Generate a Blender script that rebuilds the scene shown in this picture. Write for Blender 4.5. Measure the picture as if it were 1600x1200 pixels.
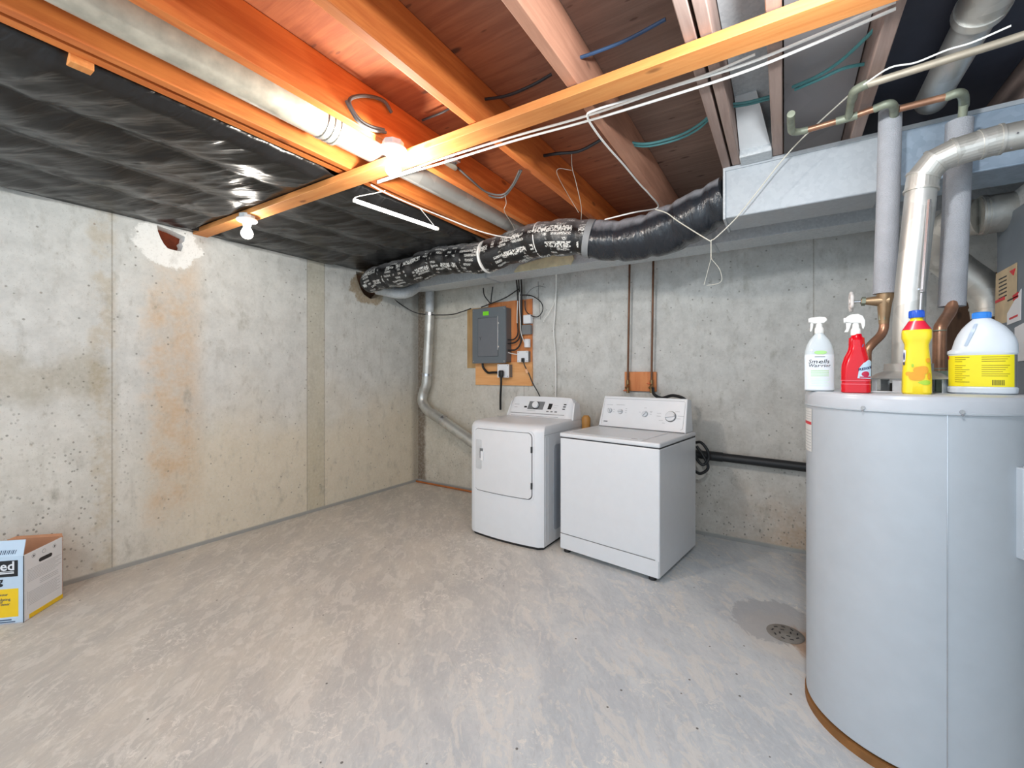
import bpy, math, random
from mathutils import Vector, Matrix, noise
from mathutils.geometry import tessellate_polygon
sc = bpy.context.scene
for o in list(bpy.data.objects): bpy.data.objects.remove(o)
PI = math.pi
random.seed(4)

# ---------------------------------------------------------------- camera, world, exposure
FPX, HY = 665.0, 582.0
CAM = Vector((3.55, 0.0, 1.25)); YAW = math.atan(425/665)
cd = bpy.data.cameras.new('camera'); cam = bpy.data.objects.new('camera', cd); sc.collection.objects.link(cam)
cam.location = CAM; cam.rotation_euler = (PI/2, 0, YAW)
cd.sensor_width = 36; cd.lens = FPX/1600*36; cd.shift_y = -(600-HY)/1600; cd.clip_start = .02
sc.camera = cam
w = bpy.data.worlds.new('world'); sc.world = w; w.use_nodes = True
w.node_tree.nodes['Background'].inputs[0].default_value = (.74, .88, 1.0, 1)
w.node_tree.nodes['Background'].inputs[1].default_value = 1.4
sc.view_settings.view_transform = 'Standard'; sc.view_settings.look = 'None'
sc.view_settings.gamma = 1; sc.view_settings.use_curve_mapping = False
sc.view_settings.exposure = 0.38
def lamp(name, loc, power, col, r=.035):
    l = bpy.data.lights.new(name, 'POINT'); l.energy = power; l.color = col; l.shadow_soft_size = r
    o = bpy.data.objects.new(name, l); o.location = loc; sc.collection.objects.link(o); return o
WARM = (1, .93, .84); NEUT = (.96, .98, 1)
B1 = Vector((2.097, 1.300, 2.148)); B2 = Vector((.70, 1.36, 2.125)); B3 = Vector((3.62, .98, 2.12)); B4 = Vector((1.6, -.75, 2.10))
lamp('bulb_light', B1, 27, WARM); lamp('bulb_light', B2, 4, WARM)
lamp('bulb_light', B3, 29, NEUT); lamp('bulb_light', B4, 30, NEUT)  # last bulb is unseen, added as fill from behind the camera

SN, CS = math.sin(YAW), math.cos(YAW)
def at(px, py, x=None, y=None, z=None):
    """point of the place seen at a photo position, on a given plane"""
    X = (px-800)/FPX; U = (HY-py)/FPX
    d = (-SN+CS*X, CS+SN*X, U)
    if x is not None: t = (x-CAM.x)/d[0]
    elif y is not None: t = (y-CAM.y)/d[1]
    else: t = (z-CAM.z)/d[2]
    return Vector((CAM.x+d[0]*t, CAM.y+d[1]*t, CAM.z+d[2]*t))

# ---------------------------------------------------------------- material helpers
def lin(c):
    return tuple(((v/255)/12.92 if v/255 <= .04045 else ((v/255+.055)/1.055)**2.4) for v in c[:3])+(1,)
class NT:
    def __init__(s, name, rough=.6, metal=0, col=(200, 200, 200)):
        s.mat = bpy.data.materials.new(name); s.mat.use_nodes = True; s.t = s.mat.node_tree
        s.b = s.t.nodes['Principled BSDF']
        s.b.inputs['Roughness'].default_value = rough; s.b.inputs['Metallic'].default_value = metal
        s.b.inputs['Base Color'].default_value = lin(col)
    def node(s, ty, ins=None, **kw):
        n = s.t.nodes.new(ty)
        for k, v in kw.items(): setattr(n, k, v)
        for k, v in (ins or {}).items(): s.put(n.inputs[k], v)
        return n
    def put(s, sock, v):
        if isinstance(v, bpy.types.NodeSocket): s.t.links.new(v, sock)
        else: sock.default_value = v
    def m(s, op, a, b=0.0, c=0.0):
        n = s.t.nodes.new('ShaderNodeMath'); n.operation = op
        s.put(n.inputs[0], a); s.put(n.inputs[1], b); s.put(n.inputs[2], c); return n.outputs[0]
    def pos(s, kind='world'):
        if kind == 'world': v = s.node('ShaderNodeNewGeometry').outputs['Position']
        elif kind == 'uv': v = s.node('ShaderNodeTexCoord').outputs['UV']
        else: v = s.node('ShaderNodeTexCoord').outputs['Object']
        x = s.node('ShaderNodeSeparateXYZ', {0: v}); return v, x.outputs[0], x.outputs[1], x.outputs[2]
    def vec(s, x, y, z):
        return s.node('ShaderNodeCombineXYZ', {0: x, 1: y, 2: z}).outputs[0]
    def noise(s, v, scale=5, detail=4, rough=.55, dist=0):
        return s.node('ShaderNodeTexNoise', {'Vector': v, 'Scale': scale, 'Detail': detail, 'Roughness': rough, 'Distortion': dist}).outputs[0]
    def voro(s, v, scale=5, feature='F1'):
        return s.node('ShaderNodeTexVoronoi', {'Vector': v, 'Scale': scale}, feature=feature).outputs[0]
    def scalev(s, v, sx, sy, sz):
        return s.node('ShaderNodeVectorMath', {0: v, 1: (sx, sy, sz)}, operation='MULTIPLY').outputs[0]
    def step(s, v, a, b):
        n = s.node('ShaderNodeMapRange', {0: v, 1: a, 2: b, 3: 0.0, 4: 1.0}, interpolation_type='SMOOTHSTEP'); return n.outputs[0]
    def band(s, v, a, b, soft):
        return s.m('MULTIPLY', s.step(v, a-soft, a+soft), s.m('SUBTRACT', 1.0, s.step(v, b-soft, b+soft)))
    def mix(s, f, a, b, blend='MIX'):
        n = s.t.nodes.new('ShaderNodeMix'); n.data_type = 'RGBA'; n.blend_type = blend
        s.put(n.inputs[0], f)
        s.put(n.inputs[6], lin(a) if isinstance(a, tuple) and max(a[:3]) > 1.001 else a)
        s.put(n.inputs[7], lin(b) if isinstance(b, tuple) and max(b[:3]) > 1.001 else b)
        return n.outputs[2]
    def col(s, c): s.put(s.b.inputs['Base Color'], c); return s
    def bump(s, h, strength=.3, dist=.01):
        n = s.node('ShaderNodeBump', {'Strength': strength, 'Distance': dist, 'Height': h})
        s.t.links.new(n.outputs[0], s.b.inputs['Normal']); return s
MC = {}
def plain(name, c, rough=.5, metal=0, var=.06, bump=0, bscale=60):
    if name in MC: return MC[name]
    t = NT(name, rough, metal, c); v = t.pos('object')[0]
    n = t.noise(v, 14, 4)
    d = tuple(max(0, x*(1-var*2)) for x in c); u_ = tuple(min(255, x*(1+var)) for x in c)
    t.col(t.mix(n, d, u_))
    if bump: t.bump(t.noise(v, bscale, 3), bump, .004)
    MC[name] = t.mat; return t.mat

# concrete ---------------------------------------------------------
def wall_material(which):
    t = NT('concrete_'+which, .85); v, X, Y, Z = t.pos()
    if which == 'left': A = Y
    else: A = X
    n1 = t.noise(v, 1.6, 5, .6); n2 = t.noise(v, 7, 6, .65); n3 = t.noise(v, 45, 4, .6)
    streak = t.noise(t.scalev(v, 9, 9, .8), 1.3, 4, .6)
    zz = t.m('ADD', Z, t.m('MULTIPLY', t.m('SUBTRACT', n1, .5), .9))
    low = t.m('SUBTRACT', 1.0, t.step(zz, .55, 1.35))
    if which == 'left':
        c = t.mix(t.step(n2, .3, .7), (198, 199, 195), (216, 217, 213))
        far = t.step(A, .8, 1.5)
        c = t.mix(t.m('MULTIPLY', low, t.m('ADD', .2, t.m('MULTIPLY', far, .4))), c, (222, 206, 174))
        # tan rust column under the plaster patch
        wob = t.m('ADD', A, t.m('MULTIPLY', t.m('SUBTRACT', n2, .5), .16))
        col = t.m('MULTIPLY', t.band(wob, 1.08, 1.37, .08), t.band(zz, .25, 2.0, .3))
        c = t.mix(t.m('MULTIPLY', col, t.m('ADD', .25, t.m('MULTIPLY', t.step(n2, .35, .65), .5))), c, (200, 168, 128))
        wob2 = t.m('ADD', A, t.m('MULTIPLY', t.m('SUBTRACT', n2, .5), .10))
        c2 = t.band(wob2, .80, .92, .03)
        c = t.mix(t.m('MULTIPLY', c2, t.m('MULTIPLY', t.step(n2, .4, .6), .45)), c, (165, 145, 105))
        # cast strip between form boards
        c = t.mix(t.m('MULTIPLY', t.band(A, 2.194, 2.362, .006), .5), c, (176, 168, 138))
        hb = t.m('MULTIPLY', t.band(zz, 1.05, 1.32, .08), t.m('SUBTRACT', 1.0, t.step(A, .85, .95)))
        c = t.mix(t.m('MULTIPLY', hb, .45), c, (150, 138, 108))
        seams = [.898, 2.194, 2.362]
        # white plaster round the broken opening
        dy = t.m('DIVIDE', t.m('SUBTRACT', Y, 1.20), .20); dz = t.m('DIVIDE', t.m('SUBTRACT', Z, 2.12), .15)
        r = t.m('ADD', t.m('ADD', t.m('MULTIPLY', dy, dy), t.m('MULTIPLY', dz, dz)), t.m('MULTIPLY', t.m('SUBTRACT', n2, .5), 2.2))
        c = t.mix(t.m('SUBTRACT', 1.0, t.step(r, .85, 1.05)), c, (244, 244, 240))
        dy = t.m('DIVIDE', t.m('SUBTRACT', Y, 2.86), .22); dz = t.m('DIVIDE', t.m('SUBTRACT', Z, 2.10), .17)
        r = t.m('ADD', t.m('ADD', t.m('MULTIPLY', dy, dy), t.m('MULTIPLY', dz, dz)), t.m('MULTIPLY', t.m('SUBTRACT', n2, .5), 2.0))
        c = t.mix(t.m('MULTIPLY', t.m('SUBTRACT', 1.0, t.step(r, .8, 1.1)), .8), c, (150, 128, 92))
        dk = t.m('MULTIPLY', t.step(A, 3.42, 3.5), .5)
        c = t.mix(dk, c, (120, 112, 98))
        pit = t.m('MULTIPLY', t.m('SUBTRACT', 1.0, t.step(A, .6, 1.3)), t.m('SUBTRACT', 1.0, t.step(zz, .9, 1.5)))
    else:
        c = t.mix(t.step(n2, .3, .7), (194, 194, 190), (214, 214, 210))
        c = t.mix(t.m('MULTIPLY', low, .25), c, (190, 172, 146))
        left = t.m('SUBTRACT', 1.0, t.step(A, .4, 1.6))
        c = t.mix(t.m('MULTIPLY', left, .4), c, (186, 172, 142))
        # rust-tan run down the left corner
        c = t.mix(t.m('MULTIPLY', t.band(t.m('ADD', A, t.m('MULTIPLY', t.m('SUBTRACT', n2, .5), .08)), -.1, .11, .03), .85), c, (98, 80, 60))
        c = t.mix(t.m('MULTIPLY', t.m('MULTIPLY', t.step(A, 2.9, 3.6), t.m('SUBTRACT', 1.0, t.step(zz, .1, .45))), .6), c, (176, 140, 100))
        seams = [3.72, 1.42]
        pit = t.m('SUBTRACT', 1.0, t.step(zz, .2, .9))
    for s_ in seams:
        d = t.m('ABSOLUTE', t.m('SUBTRACT', A, s_))
        c = t.mix(t.m('MULTIPLY', t.m('SUBTRACT', 1.0, t.step(d, .001, .006)), .55), c, (120, 112, 95))
    # grey marks and stains
    blot = t.step(t.noise(t.scalev(v, 5, 5, 2.6), 1.0, 5, .65), .60, .74)
    c = t.mix(t.m('MULTIPLY', blot, .5), c, (138, 136, 122))
    mid = t.step(t.noise(t.scalev(v, 11, 11, 6), 1.0, 5, .7), .52, .66)
    c = t.mix(t.m('MULTIPLY', mid, .22), c, (140, 136, 124))
    fine = t.step(t.noise(t.scalev(v, 22, 22, 12), 1.0, 4, .6), .64, .74)
    c = t.mix(t.m('MULTIPLY', fine, .35), c, (120, 114, 98))
    # bug holes
    vo = t.voro(t.scalev(v, 1, 1, .8), 34); big = t.voro(v, 15)
    dens = t.step(t.noise(v, 2.2, 3), .35, .6)
    h1 = t.m('MULTIPLY', t.m('SUBTRACT', 1.0, t.step(vo, .15, .22)), t.m('ADD', .0, t.m('MULTIPLY', t.m('MULTIPLY', pit, dens), .9)))
    h2 = t.m('MULTIPLY', t.m('SUBTRACT', 1.0, t.step(big, .06, .11)), .8)
    holes = t.m('MAXIMUM', h1, h2)
    c = t.mix(t.m('MULTIPLY', holes, .75), c, (92, 88, 76))
    c = t.mix(t.m('MULTIPLY', t.m('SUBTRACT', n3, .42), .7), c, (238, 236, 230))
    gr = t.step(t.noise(v, 90, 3, .7), .56, .7)
    c = t.mix(t.m('MULTIPLY', gr, .28), c, (110, 106, 94))
    c = t.mix(t.m('MULTIPLY', t.step(streak, .6, .75), .18), c, (150, 146, 134))
    foot = t.m('SUBTRACT', 1.0, t.step(Z, .02, .035))
    c = t.mix(foot, c, (160, 160, 156))
    t.col(c)
    h = t.m('SUBTRACT', t.m('ADD', t.m('MULTIPLY', n2, .4), t.m('MULTIPLY', n3, .35)), t.m('MULTIPLY', holes, .8))
    t.bump(h, .35, .008); return t.mat

def floor_material():
    t = NT('worn_painted_concrete', .62); v, X, Y, Z = t.pos()
    rot = t.node('ShaderNodeVectorRotate', {'Vector': v, 'Angle': .9}).outputs[0]
    sv = t.scalev(rot, 1, 2.3, 1)
    n1 = t.noise(sv, 1.7, 8, .68, .6); n2 = t.noise(sv, 5.5, 8, .7, .8); n3 = t.noise(v, 60, 3)
    c = t.mix(t.step(n1, .36, .66), t.mix(t.step(X, 1.6, 3.0), (184, 181, 176), (192, 198, 203)), t.mix(t.step(X, 1.6, 3.0), (206, 200, 190), (212, 216, 218)))  # base tinted cooler to the right to offset warm bounced light
    c = t.mix(t.m('MULTIPLY', t.step(n2, .52, .57), .45), c, (228, 223, 215))
    n4 = t.noise(t.scalev(rot, 1.3, 3.0, 1), 17, 9, .78, .8)
    c = t.mix(t.m('MULTIPLY', t.step(n4, .52, .60), .16), c, (160, 156, 150))
    c = t.mix(t.m('MULTIPLY', t.m('SUBTRACT', 1.0, t.step(n4, .40, .47)), .25), c, (232, 227, 219))
    spx = t.noise(v, 26, 8, .8, 1.0)
    reg = t.step(t.noise(v, 1.9, 4, .6), .46, .60)
    c = t.mix(t.m('MULTIPLY', t.m('MULTIPLY', t.step(spx, .54, .60), reg), .7), c, (238, 233, 225))
    left = t.m('SUBTRACT', 1.0, t.step(X, 1.2, 3.0))
    c = t.mix(t.m('MULTIPLY', left, .2), c, (196, 182, 164))  # warm light on the left mixed into the floor colour
    sp = t.voro(v, 9); c = t.mix(t.m('MULTIPLY', t.m('SUBTRACT', 1.0, t.step(sp, .035, .05)), .85), c, (80, 74, 66))
    # damp stain by the washer and round the drain
    def ring(cx, cy, r0, r1):
        dx = t.m('SUBTRACT', X, cx); dy = t.m('SUBTRACT', Y, cy)
        d = t.m('SQRT', t.m('ADD', t.m('MULTIPLY', dx, dx), t.m('MULTIPLY', dy, dy)))
        return t.m('SUBTRACT', 1.0, t.step(t.m('ADD', d, t.m('MULTIPLY', t.m('SUBTRACT', n2, .5), .3)), r0, r1))
    c = t.mix(t.m('MULTIPLY', ring(3.56, 2.40, .16, .24), .6), c, (214, 208, 200))
    c = t.mix(t.m('MULTIPLY', ring(3.52, 2.52, .2, .22), .55), c, (160, 162, 166))
    c = t.mix(t.m('MULTIPLY', ring(3.66, 2.4, .08, .14), .6), c, (176, 128, 78))
    c = t.mix(t.m('MULTIPLY', t.m('SUBTRACT', 1.0, t.step(Y, -9, -8)), 1.0), c, (150, 150, 150))
    t.col(c); t.bump(t.m('ADD', t.m('MULTIPLY', n2, .5), t.m('MULTIPLY', n3, .2)), .18, .006)
    t.put(t.b.inputs['Roughness'], t.m('ADD', .45, t.m('MULTIPLY', n2, .3)))
    return t.mat

def wood(name, a, b, axis='y', dark=(90, 50, 24), rough=.65, knots=.6):
    if name in MC: return MC[name]
    t = NT(name, rough); v, X, Y, Z = t.pos()
    s_ = {'y': (14, 1.1, 14), 'x': (1.1, 14, 14), 'z': (14, 14, 1.1)}[axis]
    g = t.noise(t.scalev(v, *s_), 2.0, 6, .65, .6); n = t.noise(v, 1.3, 4)
    c = t.mix(t.step(g, .3, .7), a, b)
    c = t.mix(t.m('MULTIPLY', t.step(n, .45, .7), .4), c, dark)
    k = t.voro(t.scalev(v, *{'y': (5, 2, 5), 'x': (2, 5, 5), 'z': (5, 5, 2)}[axis]), 1.3)
    c = t.mix(t.m('MULTIPLY', t.m('SUBTRACT', 1.0, t.step(k, .04, .10)), knots), c, tuple(x*.6 for x in dark))
    t.col(c); t.bump(g, .2, .004); MC[name] = t.mat; return t.mat

def galv(name, a, b, rough=.38, metal=.75, sc_=22):
    if name in MC: return MC[name]
    t = NT(name, rough, metal); v = t.pos()[0]
    vo = t.node('ShaderNodeTexVoronoi', {'Vector': v, 'Scale': sc_}).outputs['Color']
    g = t.node('ShaderNodeSeparateColor', {0: vo}).outputs[0]
    n = t.noise(v, 3, 5)
    c = t.mix(t.m('ADD', t.m('MULTIPLY', g, .4), t.m('MULTIPLY', n, .6)), a, b)
    t.col(c); t.put(t.b.inputs['Roughness'], t.m('ADD', rough-.08, t.m('MULTIPLY', n, .3)))
    t.bump(t.noise(v, 6, 3), .12, .01); MC[name] = t.mat; return t.mat

M_white = plain('white_enamel', (224, 226, 229), .28, 0, .01)
M_white2 = plain('white_console_plastic', (232, 234, 237), .35, 0, .01)
M_door = plain('dryer_door_enamel', (222, 223, 225), .3, 0, .01)
M_dark = plain('dark_gap', (38, 38, 42), .6)
M_black = plain('black_plastic', (24, 24, 26), .45)
M_rub = plain('black_rubber', (30, 32, 34), .5)
M_grey = plain('mid_grey_plastic', (120, 122, 124), .45)
M_lgrey = plain('light_grey_print', (176, 180, 184), .5)
M_chrome = plain('bright_steel', (205, 205, 208), .22, .9, .03)
M_galv = galv('galvanised_duct_sheet', (172, 178, 184), (192, 198, 202), .5, .3, 60)
M_galvd = galv('spangled_galvanised_sheet', (176, 182, 186), (214, 218, 220), .5, .15, 90)
M_pipe = galv('round_duct_metal', (176, 176, 172), (226, 225, 220), .35, .7, 12)
M_alu = galv('dull_flue_metal', (178, 176, 168), (226, 224, 218), .36, .7, 30)
M_painted = plain('cream_painted_pipe', (196, 190, 174), .4, .1, .2)
M_copper = plain('aged_copper', (176, 132, 106), .36, .65, .25, .1)
M_patina = plain('green_grey_solder', (150, 156, 138), .55, .4, .25, .2)
M_foam = plain('grey_pipe_foam', (176, 178, 184), .9, 0, .06, .8, 260)
M_tank = plain('grey_tank_enamel', (184, 190, 196), .3, .0, .02)
M_wcable = plain('white_cable_jacket', (236, 236, 232), .45, 0, .02)
M_bcable = plain('black_cable_jacket', (36, 36, 38), .45)
M_gcable = plain('grey_cable_jacket', (96, 98, 98), .5)
M_teal = plain('teal_cable_jacket', (92, 158, 160), .5, 0, .1)
M_string = plain('dirty_white_string', (214, 210, 196), .8)
M_panel = plain('grey_breaker_enamel', (104, 112, 118), .4, .1, .02)
M_ply = wood('orange_plywood', (206, 122, 66), (224, 148, 90), 'z', (170, 84, 40), .6, .3)
M_ply2 = wood('pale_plywood', (226, 160, 98), (238, 180, 120), 'x', (196, 112, 56), .6, .3)
M_tanb = wood('tan_backing_board', (176, 142, 96), (196, 162, 112), 'z', (140, 100, 60), .7, .2)
M_joist = wood('orange_fir_joist', (198, 104, 44), (224, 134, 64), 'y', (150, 68, 24))
M_joistcool = wood('cool_lit_fir_joist', (150, 128, 120), (172, 150, 140), 'y', (120, 92, 78))  # cooler light on the right-hand joists mixed into the fir colour
M_strap = wood('fir_strapping', (216, 136, 70), (232, 160, 92), 'x', (160, 86, 38))
t = NT('fir_plywood_subfloor', .75); v, X, Y, Z = t.pos(); g = t.noise(t.scalev(v, 1.1, 14, 14), 2.0, 6, .65, .6)
c = t.mix(t.step(X, 2.45, 3.1), t.mix(t.step(g, .3, .7), (140, 72, 38), (166, 94, 54)), t.mix(t.step(g, .3, .7), (128, 104, 92), (150, 124, 110)))  # plywood turns grey to the right, carrying the cooler light there
k = t.voro(t.scalev(v, 2, 5, 5), 1.3); c = t.mix(t.m('MULTIPLY', t.m('SUBTRACT', 1.0, t.step(k, .04, .10)), .8), c, (60, 34, 22))
k = t.voro(t.scalev(v, 6, 18, 5), 1.0); c = t.mix(t.m('MULTIPLY', t.m('SUBTRACT', 1.0, t.step(k, .06, .12)), .55), c, (70, 38, 24))
t.col(c); t.bump(g, .2, .004); M_sub = t.mat
M_brown = wood('dark_brown_board', (92, 66, 50), (110, 82, 62), 'z', (62, 44, 32))
M_card = plain('brown_cardboard', (204, 148, 112), .85, 0, .05)
M_cardw = plain('white_printed_card', (234, 236, 240), .5, 0, .01)
M_cardb = plain('pale_blue_printed_card', (196, 216, 234), .5, 0, .02)
M_yel = plain('yellow_print', (246, 204, 24), .5, 0, .02)
M_ink = plain('black_print', (22, 22, 28), .5)
M_inkb = plain('blue_black_print', (52, 70, 100), .5)
M_rust = plain('rusty_earth', (104, 46, 24), .95, 0, .4, 1, 30)

def glow(name, col, strength, through):
    m = bpy.data.materials.new(name); m.use_nodes = True; t = m.node_tree; t.nodes.clear()
    o = t.nodes.new('ShaderNodeOutputMaterial'); e = t.nodes.new('ShaderNodeEmission')
    e.inputs[0].default_value = col+(1,); e.inputs[1].default_value = strength
    if through:
        tr = t.nodes.new('ShaderNodeBsdfTransparent'); a = t.nodes.new('ShaderNodeAddShader')
        t.links.new(tr.outputs[0], a.inputs[0]); t.links.new(e.outputs[0], a.inputs[1]); t.links.new(a.outputs[0], o.inputs[0])
    else: t.links.new(e.outputs[0], o.inputs[0])
    return m
M_bulb = glow('lit_bulb_glass', (1, .93, .82), 9, True)
M_led = glow('lit_tube_diffuser', (1, .98, .94), 5, False)

def glassy(name, c, rough=.12, trans=.35):
    t = NT(name, rough, 0, c); t.b.inputs['Transmission Weight'].default_value = trans; t.b.inputs['IOR'].default_value = 1.35
    t.b.inputs['Coat Weight'].default_value = .4
    return t.mat
M_redliq = glassy('red_liquid_bottle', (226, 12, 34), .15, .25)
M_clear = glassy('frosted_clear_bottle', (222, 232, 236), .3, .25)
M_yelb = plain('yellow_bottle_sleeve', (248, 220, 40), .3, 0, .03)
M_bluecap = plain('blue_cap', (24, 84, 196), .35, 0, .02)
M_sky = plain('light_blue_cap', (40, 130, 220), .35, 0, .02)
M_jug = plain('translucent_white_jug', (222, 230, 238), .35, 0, .01)
M_yel2 = plain('bright_yellow_label', (250, 232, 20), .45, 0, .01)
M_redp = plain('red_print', (214, 30, 44), .45, 0, .02)
M_green = plain('light_green_print', (168, 222, 140), .5, 0, .02)
M_pgreen = plain('pale_green_print', (206, 240, 214), .5, 0, .02)
M_orange = plain('orange_print', (246, 168, 40), .45, 0, .06)
M_wtrig = plain('white_trigger_plastic', (238, 238, 234), .35, 0, .01)

# ---------------------------------------------------------------- mesh helpers
def box(x0, x1, y0, y1, z0, z1):
    v = [(x, y, z) for z in (z0, z1) for y in (y0, y1) for x in (x0, x1)]
    return v, [(0, 2, 3, 1), (4, 5, 7, 6), (0, 1, 5, 4), (2, 6, 7, 3), (0, 4, 6, 2), (1, 3, 7, 5)]
def merge(parts):
    V, F = [], []
    for v, f in parts:
        b = len(V); V += [tuple(p) for p in v]; F += [tuple(i+b for i in q) for q in f]
    return V, F
def smooth_path(pts, n=8, closed=False):
    pts = [Vector(p) for p in pts]
    if len(pts) < 3 or n <= 1: return pts
    out = []
    L = len(pts)
    for i in range(L-1):
        p0 = pts[i-1] if i else pts[0]*2-pts[1]; p1, p2 = pts[i], pts[i+1]
        p3 = pts[i+2] if i+2 < L else pts[-1]*2-pts[-2]
        for k in range(n):
            t = k/n
            out.append(.5*((2*p1)+(p2-p0)*t+(2*p0-5*p1+4*p2-p3)*t*t+(3*p1-p0-3*p2+p3)*t**3))
    out.append(pts[-1]); return out
def frames(P):
    T = [(P[min(i+1, len(P)-1)]-P[max(i-1, 0)]).normalized() for i in range(len(P))]
    up = Vector((0, 0, 1)) if abs(T[0].z) < .9 else Vector((0, 1, 0))
    n = (up-T[0]*up.dot(T[0])).normalized(); out = []
    for t in T:
        n = (n-t*n.dot(t)).normalized(); out.append((t, n, t.cross(n)))
    return out
def tube(pts, r, seg=12, sm=1, cap=True, rf=None):
    P = smooth_path(pts, sm) if sm > 1 else [Vector(p) for p in pts]
    Fr = frames(P); V, F = [], []; s = 0; UV = []
    for i, p in enumerate(P):
        if i: s += (p-P[i-1]).length
        for k in range(seg):
            a = 2*PI*k/seg
            rr = r(i/(len(P)-1)) if callable(r) else r
            if rf: rr = rf(s, a, rr)
            V.append(tuple(p+(Fr[i][1]*math.cos(a)+Fr[i][2]*math.sin(a))*rr))
    for i in range(len(P)-1):
        for k in range(seg):
            a, b = i*seg+k, i*seg+(k+1) % seg
            F.append((a, b, b+seg, a+seg))
    if cap:
        F.append(tuple(reversed(range(seg)))); F.append(tuple(range((len(P)-1)*seg, len(P)*seg)))
    return V, F
def lathe(prof, c=(0, 0, 0), seg=32, capb=True, capt=True, sx=1, sy=1):
    V, F = [], []
    for r, z in prof:
        for k in range(seg):
            a = 2*PI*k/seg; V.append((c[0]+r*math.cos(a)*sx, c[1]+r*math.sin(a)*sy, c[2]+z))
    for i in range(len(prof)-1):
        for k in range(seg):
            a, b = i*seg+k, i*seg+(k+1) % seg; F.append((a, b, b+seg, a+seg))
    if capb: F.append(tuple(reversed(range(seg))))
    if capt: F.append(tuple(range((len(prof)-1)*seg, len(prof)*seg)))
    return V, F
def loft(secs, seg=40, e=2.0, cap=True):
    """sections (z, rx, ry, ox, oy[, exponent])"""
    V, F = [], []
    for s in secs:
        z, rx, ry, ox, oy = s[:5]; ee = s[5] if len(s) > 5 else e
        for k in range(seg):
            a = 2*PI*k/seg; ca, sa = math.cos(a), math.sin(a)
            V.append((ox+rx*math.copysign(abs(ca)**(2/ee), ca), oy+ry*math.copysign(abs(sa)**(2/ee), sa), z))
    for i in range(len(secs)-1):
        for k in range(seg):
            a, b = i*seg+k, i*seg+(k+1) % seg; F.append((a, b, b+seg, a+seg))
    if cap: F.append(tuple(reversed(range(seg)))); F.append(tuple(range((len(secs)-1)*seg, len(secs)*seg)))
    return V, F
def disc_to(c, d, r, L, seg=20):
    c = Vector(c); d = Vector(d).normalized(); return tube([c, c+d*L], r, seg)
def xf(vf, fn): return [tuple(fn(*p)) for p in vf[0]], vf[1]
def prism(poly, h0, h1, fn):
    """2D polygon, extruded, then mapped by fn(u, v, h)"""
    n = len(poly); V = [fn(u, v, h0) for u, v in poly]+[fn(u, v, h1) for u, v in poly]
    F = [tuple(reversed(range(n))), tuple(range(n, 2*n))]+[(i, (i+1) % n, (i+1) % n+n, i+n) for i in range(n)]
    return [tuple(p) for p in V], F
def rrect(u0, u1, v0, v1, r, n=5):
    out = []
    for cx, cy, a0 in ((u1-r, v1-r, 0), (u0+r, v1-r, PI/2), (u0+r, v0+r, PI), (u1-r, v0+r, 1.5*PI)):
        for k in range(n+1):
            a = a0+PI/2*k/n; out.append((cx+r*math.cos(a), cy+r*math.sin(a)))
    return out
def text(s, size, fn, depth=.0004, align='CENTER', bold=0, shear=0):
    cu = bpy.data.curves.new('t', 'FONT'); cu.body = s; cu.size = size; cu.align_x = align; cu.extrude = depth
    cu.resolution_u = 2; cu.offset = bold; cu.shear = shear
    o = bpy.data.objects.new('t', cu); sc.collection.objects.link(o)
    dg = bpy.context.evaluated_depsgraph_get(); me = bpy.data.meshes.new_from_object(o.evaluated_get(dg))
    V = [tuple(fn(v.co.x, v.co.y, v.co.z)) for v in me.vertices]; F = [tuple(p.vertices) for p in me.polygons]
    bpy.data.objects.remove(o); bpy.data.meshes.remove(me); bpy.data.curves.remove(cu)
    return V, F
SPLIT = {'drive_cleat', 'crimp_ring', 'hood_leg', 'plate_screw', 'cover_screw', 'latch', 'rivet', 'joint_collar', 'button', 'side_rib', 'solder_joint', 'hanging_cord', 'end_cap', 'console_shoulder', 'moulded_band_gleam', 'printed_icon', 'white_tie', 'brand_mark', 'red_sticker_print', 'label_patch', 'console_line', 'latch', 'leaf_picture'}
def mk(name, vf, mat, parent=None, smooth=False, bevel=0, world=False, label=None, cat=None, group=None, kind=None, seg=2, under=None):
    if name in SPLIT and isinstance(vf, list) and len(vf) > 1:
        return [mk(name, [v_], mat, parent, smooth, bevel, world, label, cat, group, kind, seg, under) for v_ in vf][-1]
    if isinstance(vf, list): vf = merge(vf)
    V, F = vf; V = [Vector(p) for p in V]
    if parent is not None and world:
        inv = (Matrix.Translation(parent.location) @ Matrix.Rotation(parent.rotation_euler.z, 4, 'Z')).inverted()
        V = [inv @ p for p in V]
    off = Vector((0, 0, 0))
    if parent is None:
        lo = Vector((min(p.x for p in V), min(p.y for p in V), min(p.z for p in V))); hi = Vector((max(p.x for p in V), max(p.y for p in V), 0))
        off = Vector(((lo.x+hi.x)/2, (lo.y+hi.y)/2, lo.z)); V = [p-off for p in V]
    me = bpy.data.meshes.new(name); me.from_pydata([tuple(p) for p in V], [], F); me.update()
    o = bpy.data.objects.new(name, me); o.location = off; sc.collection.objects.link(o)
    me.materials.append(mat)
    if smooth:
        for p in me.polygons: p.use_smooth = True
        me.set_sharp_from_angle(angle=math.radians(40))
    if bevel:
        b = o.modifiers.new('bevel', 'BEVEL'); b.width = bevel; b.segments = seg; b.limit_method = 'ANGLE'; b.angle_limit = math.radians(40)
        for p in me.polygons: p.use_smooth = True
        me.set_sharp_from_angle(angle=math.radians(40)); b.harden_normals = False
    if parent is not None: o.parent = under or parent
    if label: o['label'] = label
    if cat: o['category'] = cat
    if group: o['group'] = group
    if kind: o['kind'] = kind
    return o
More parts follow.
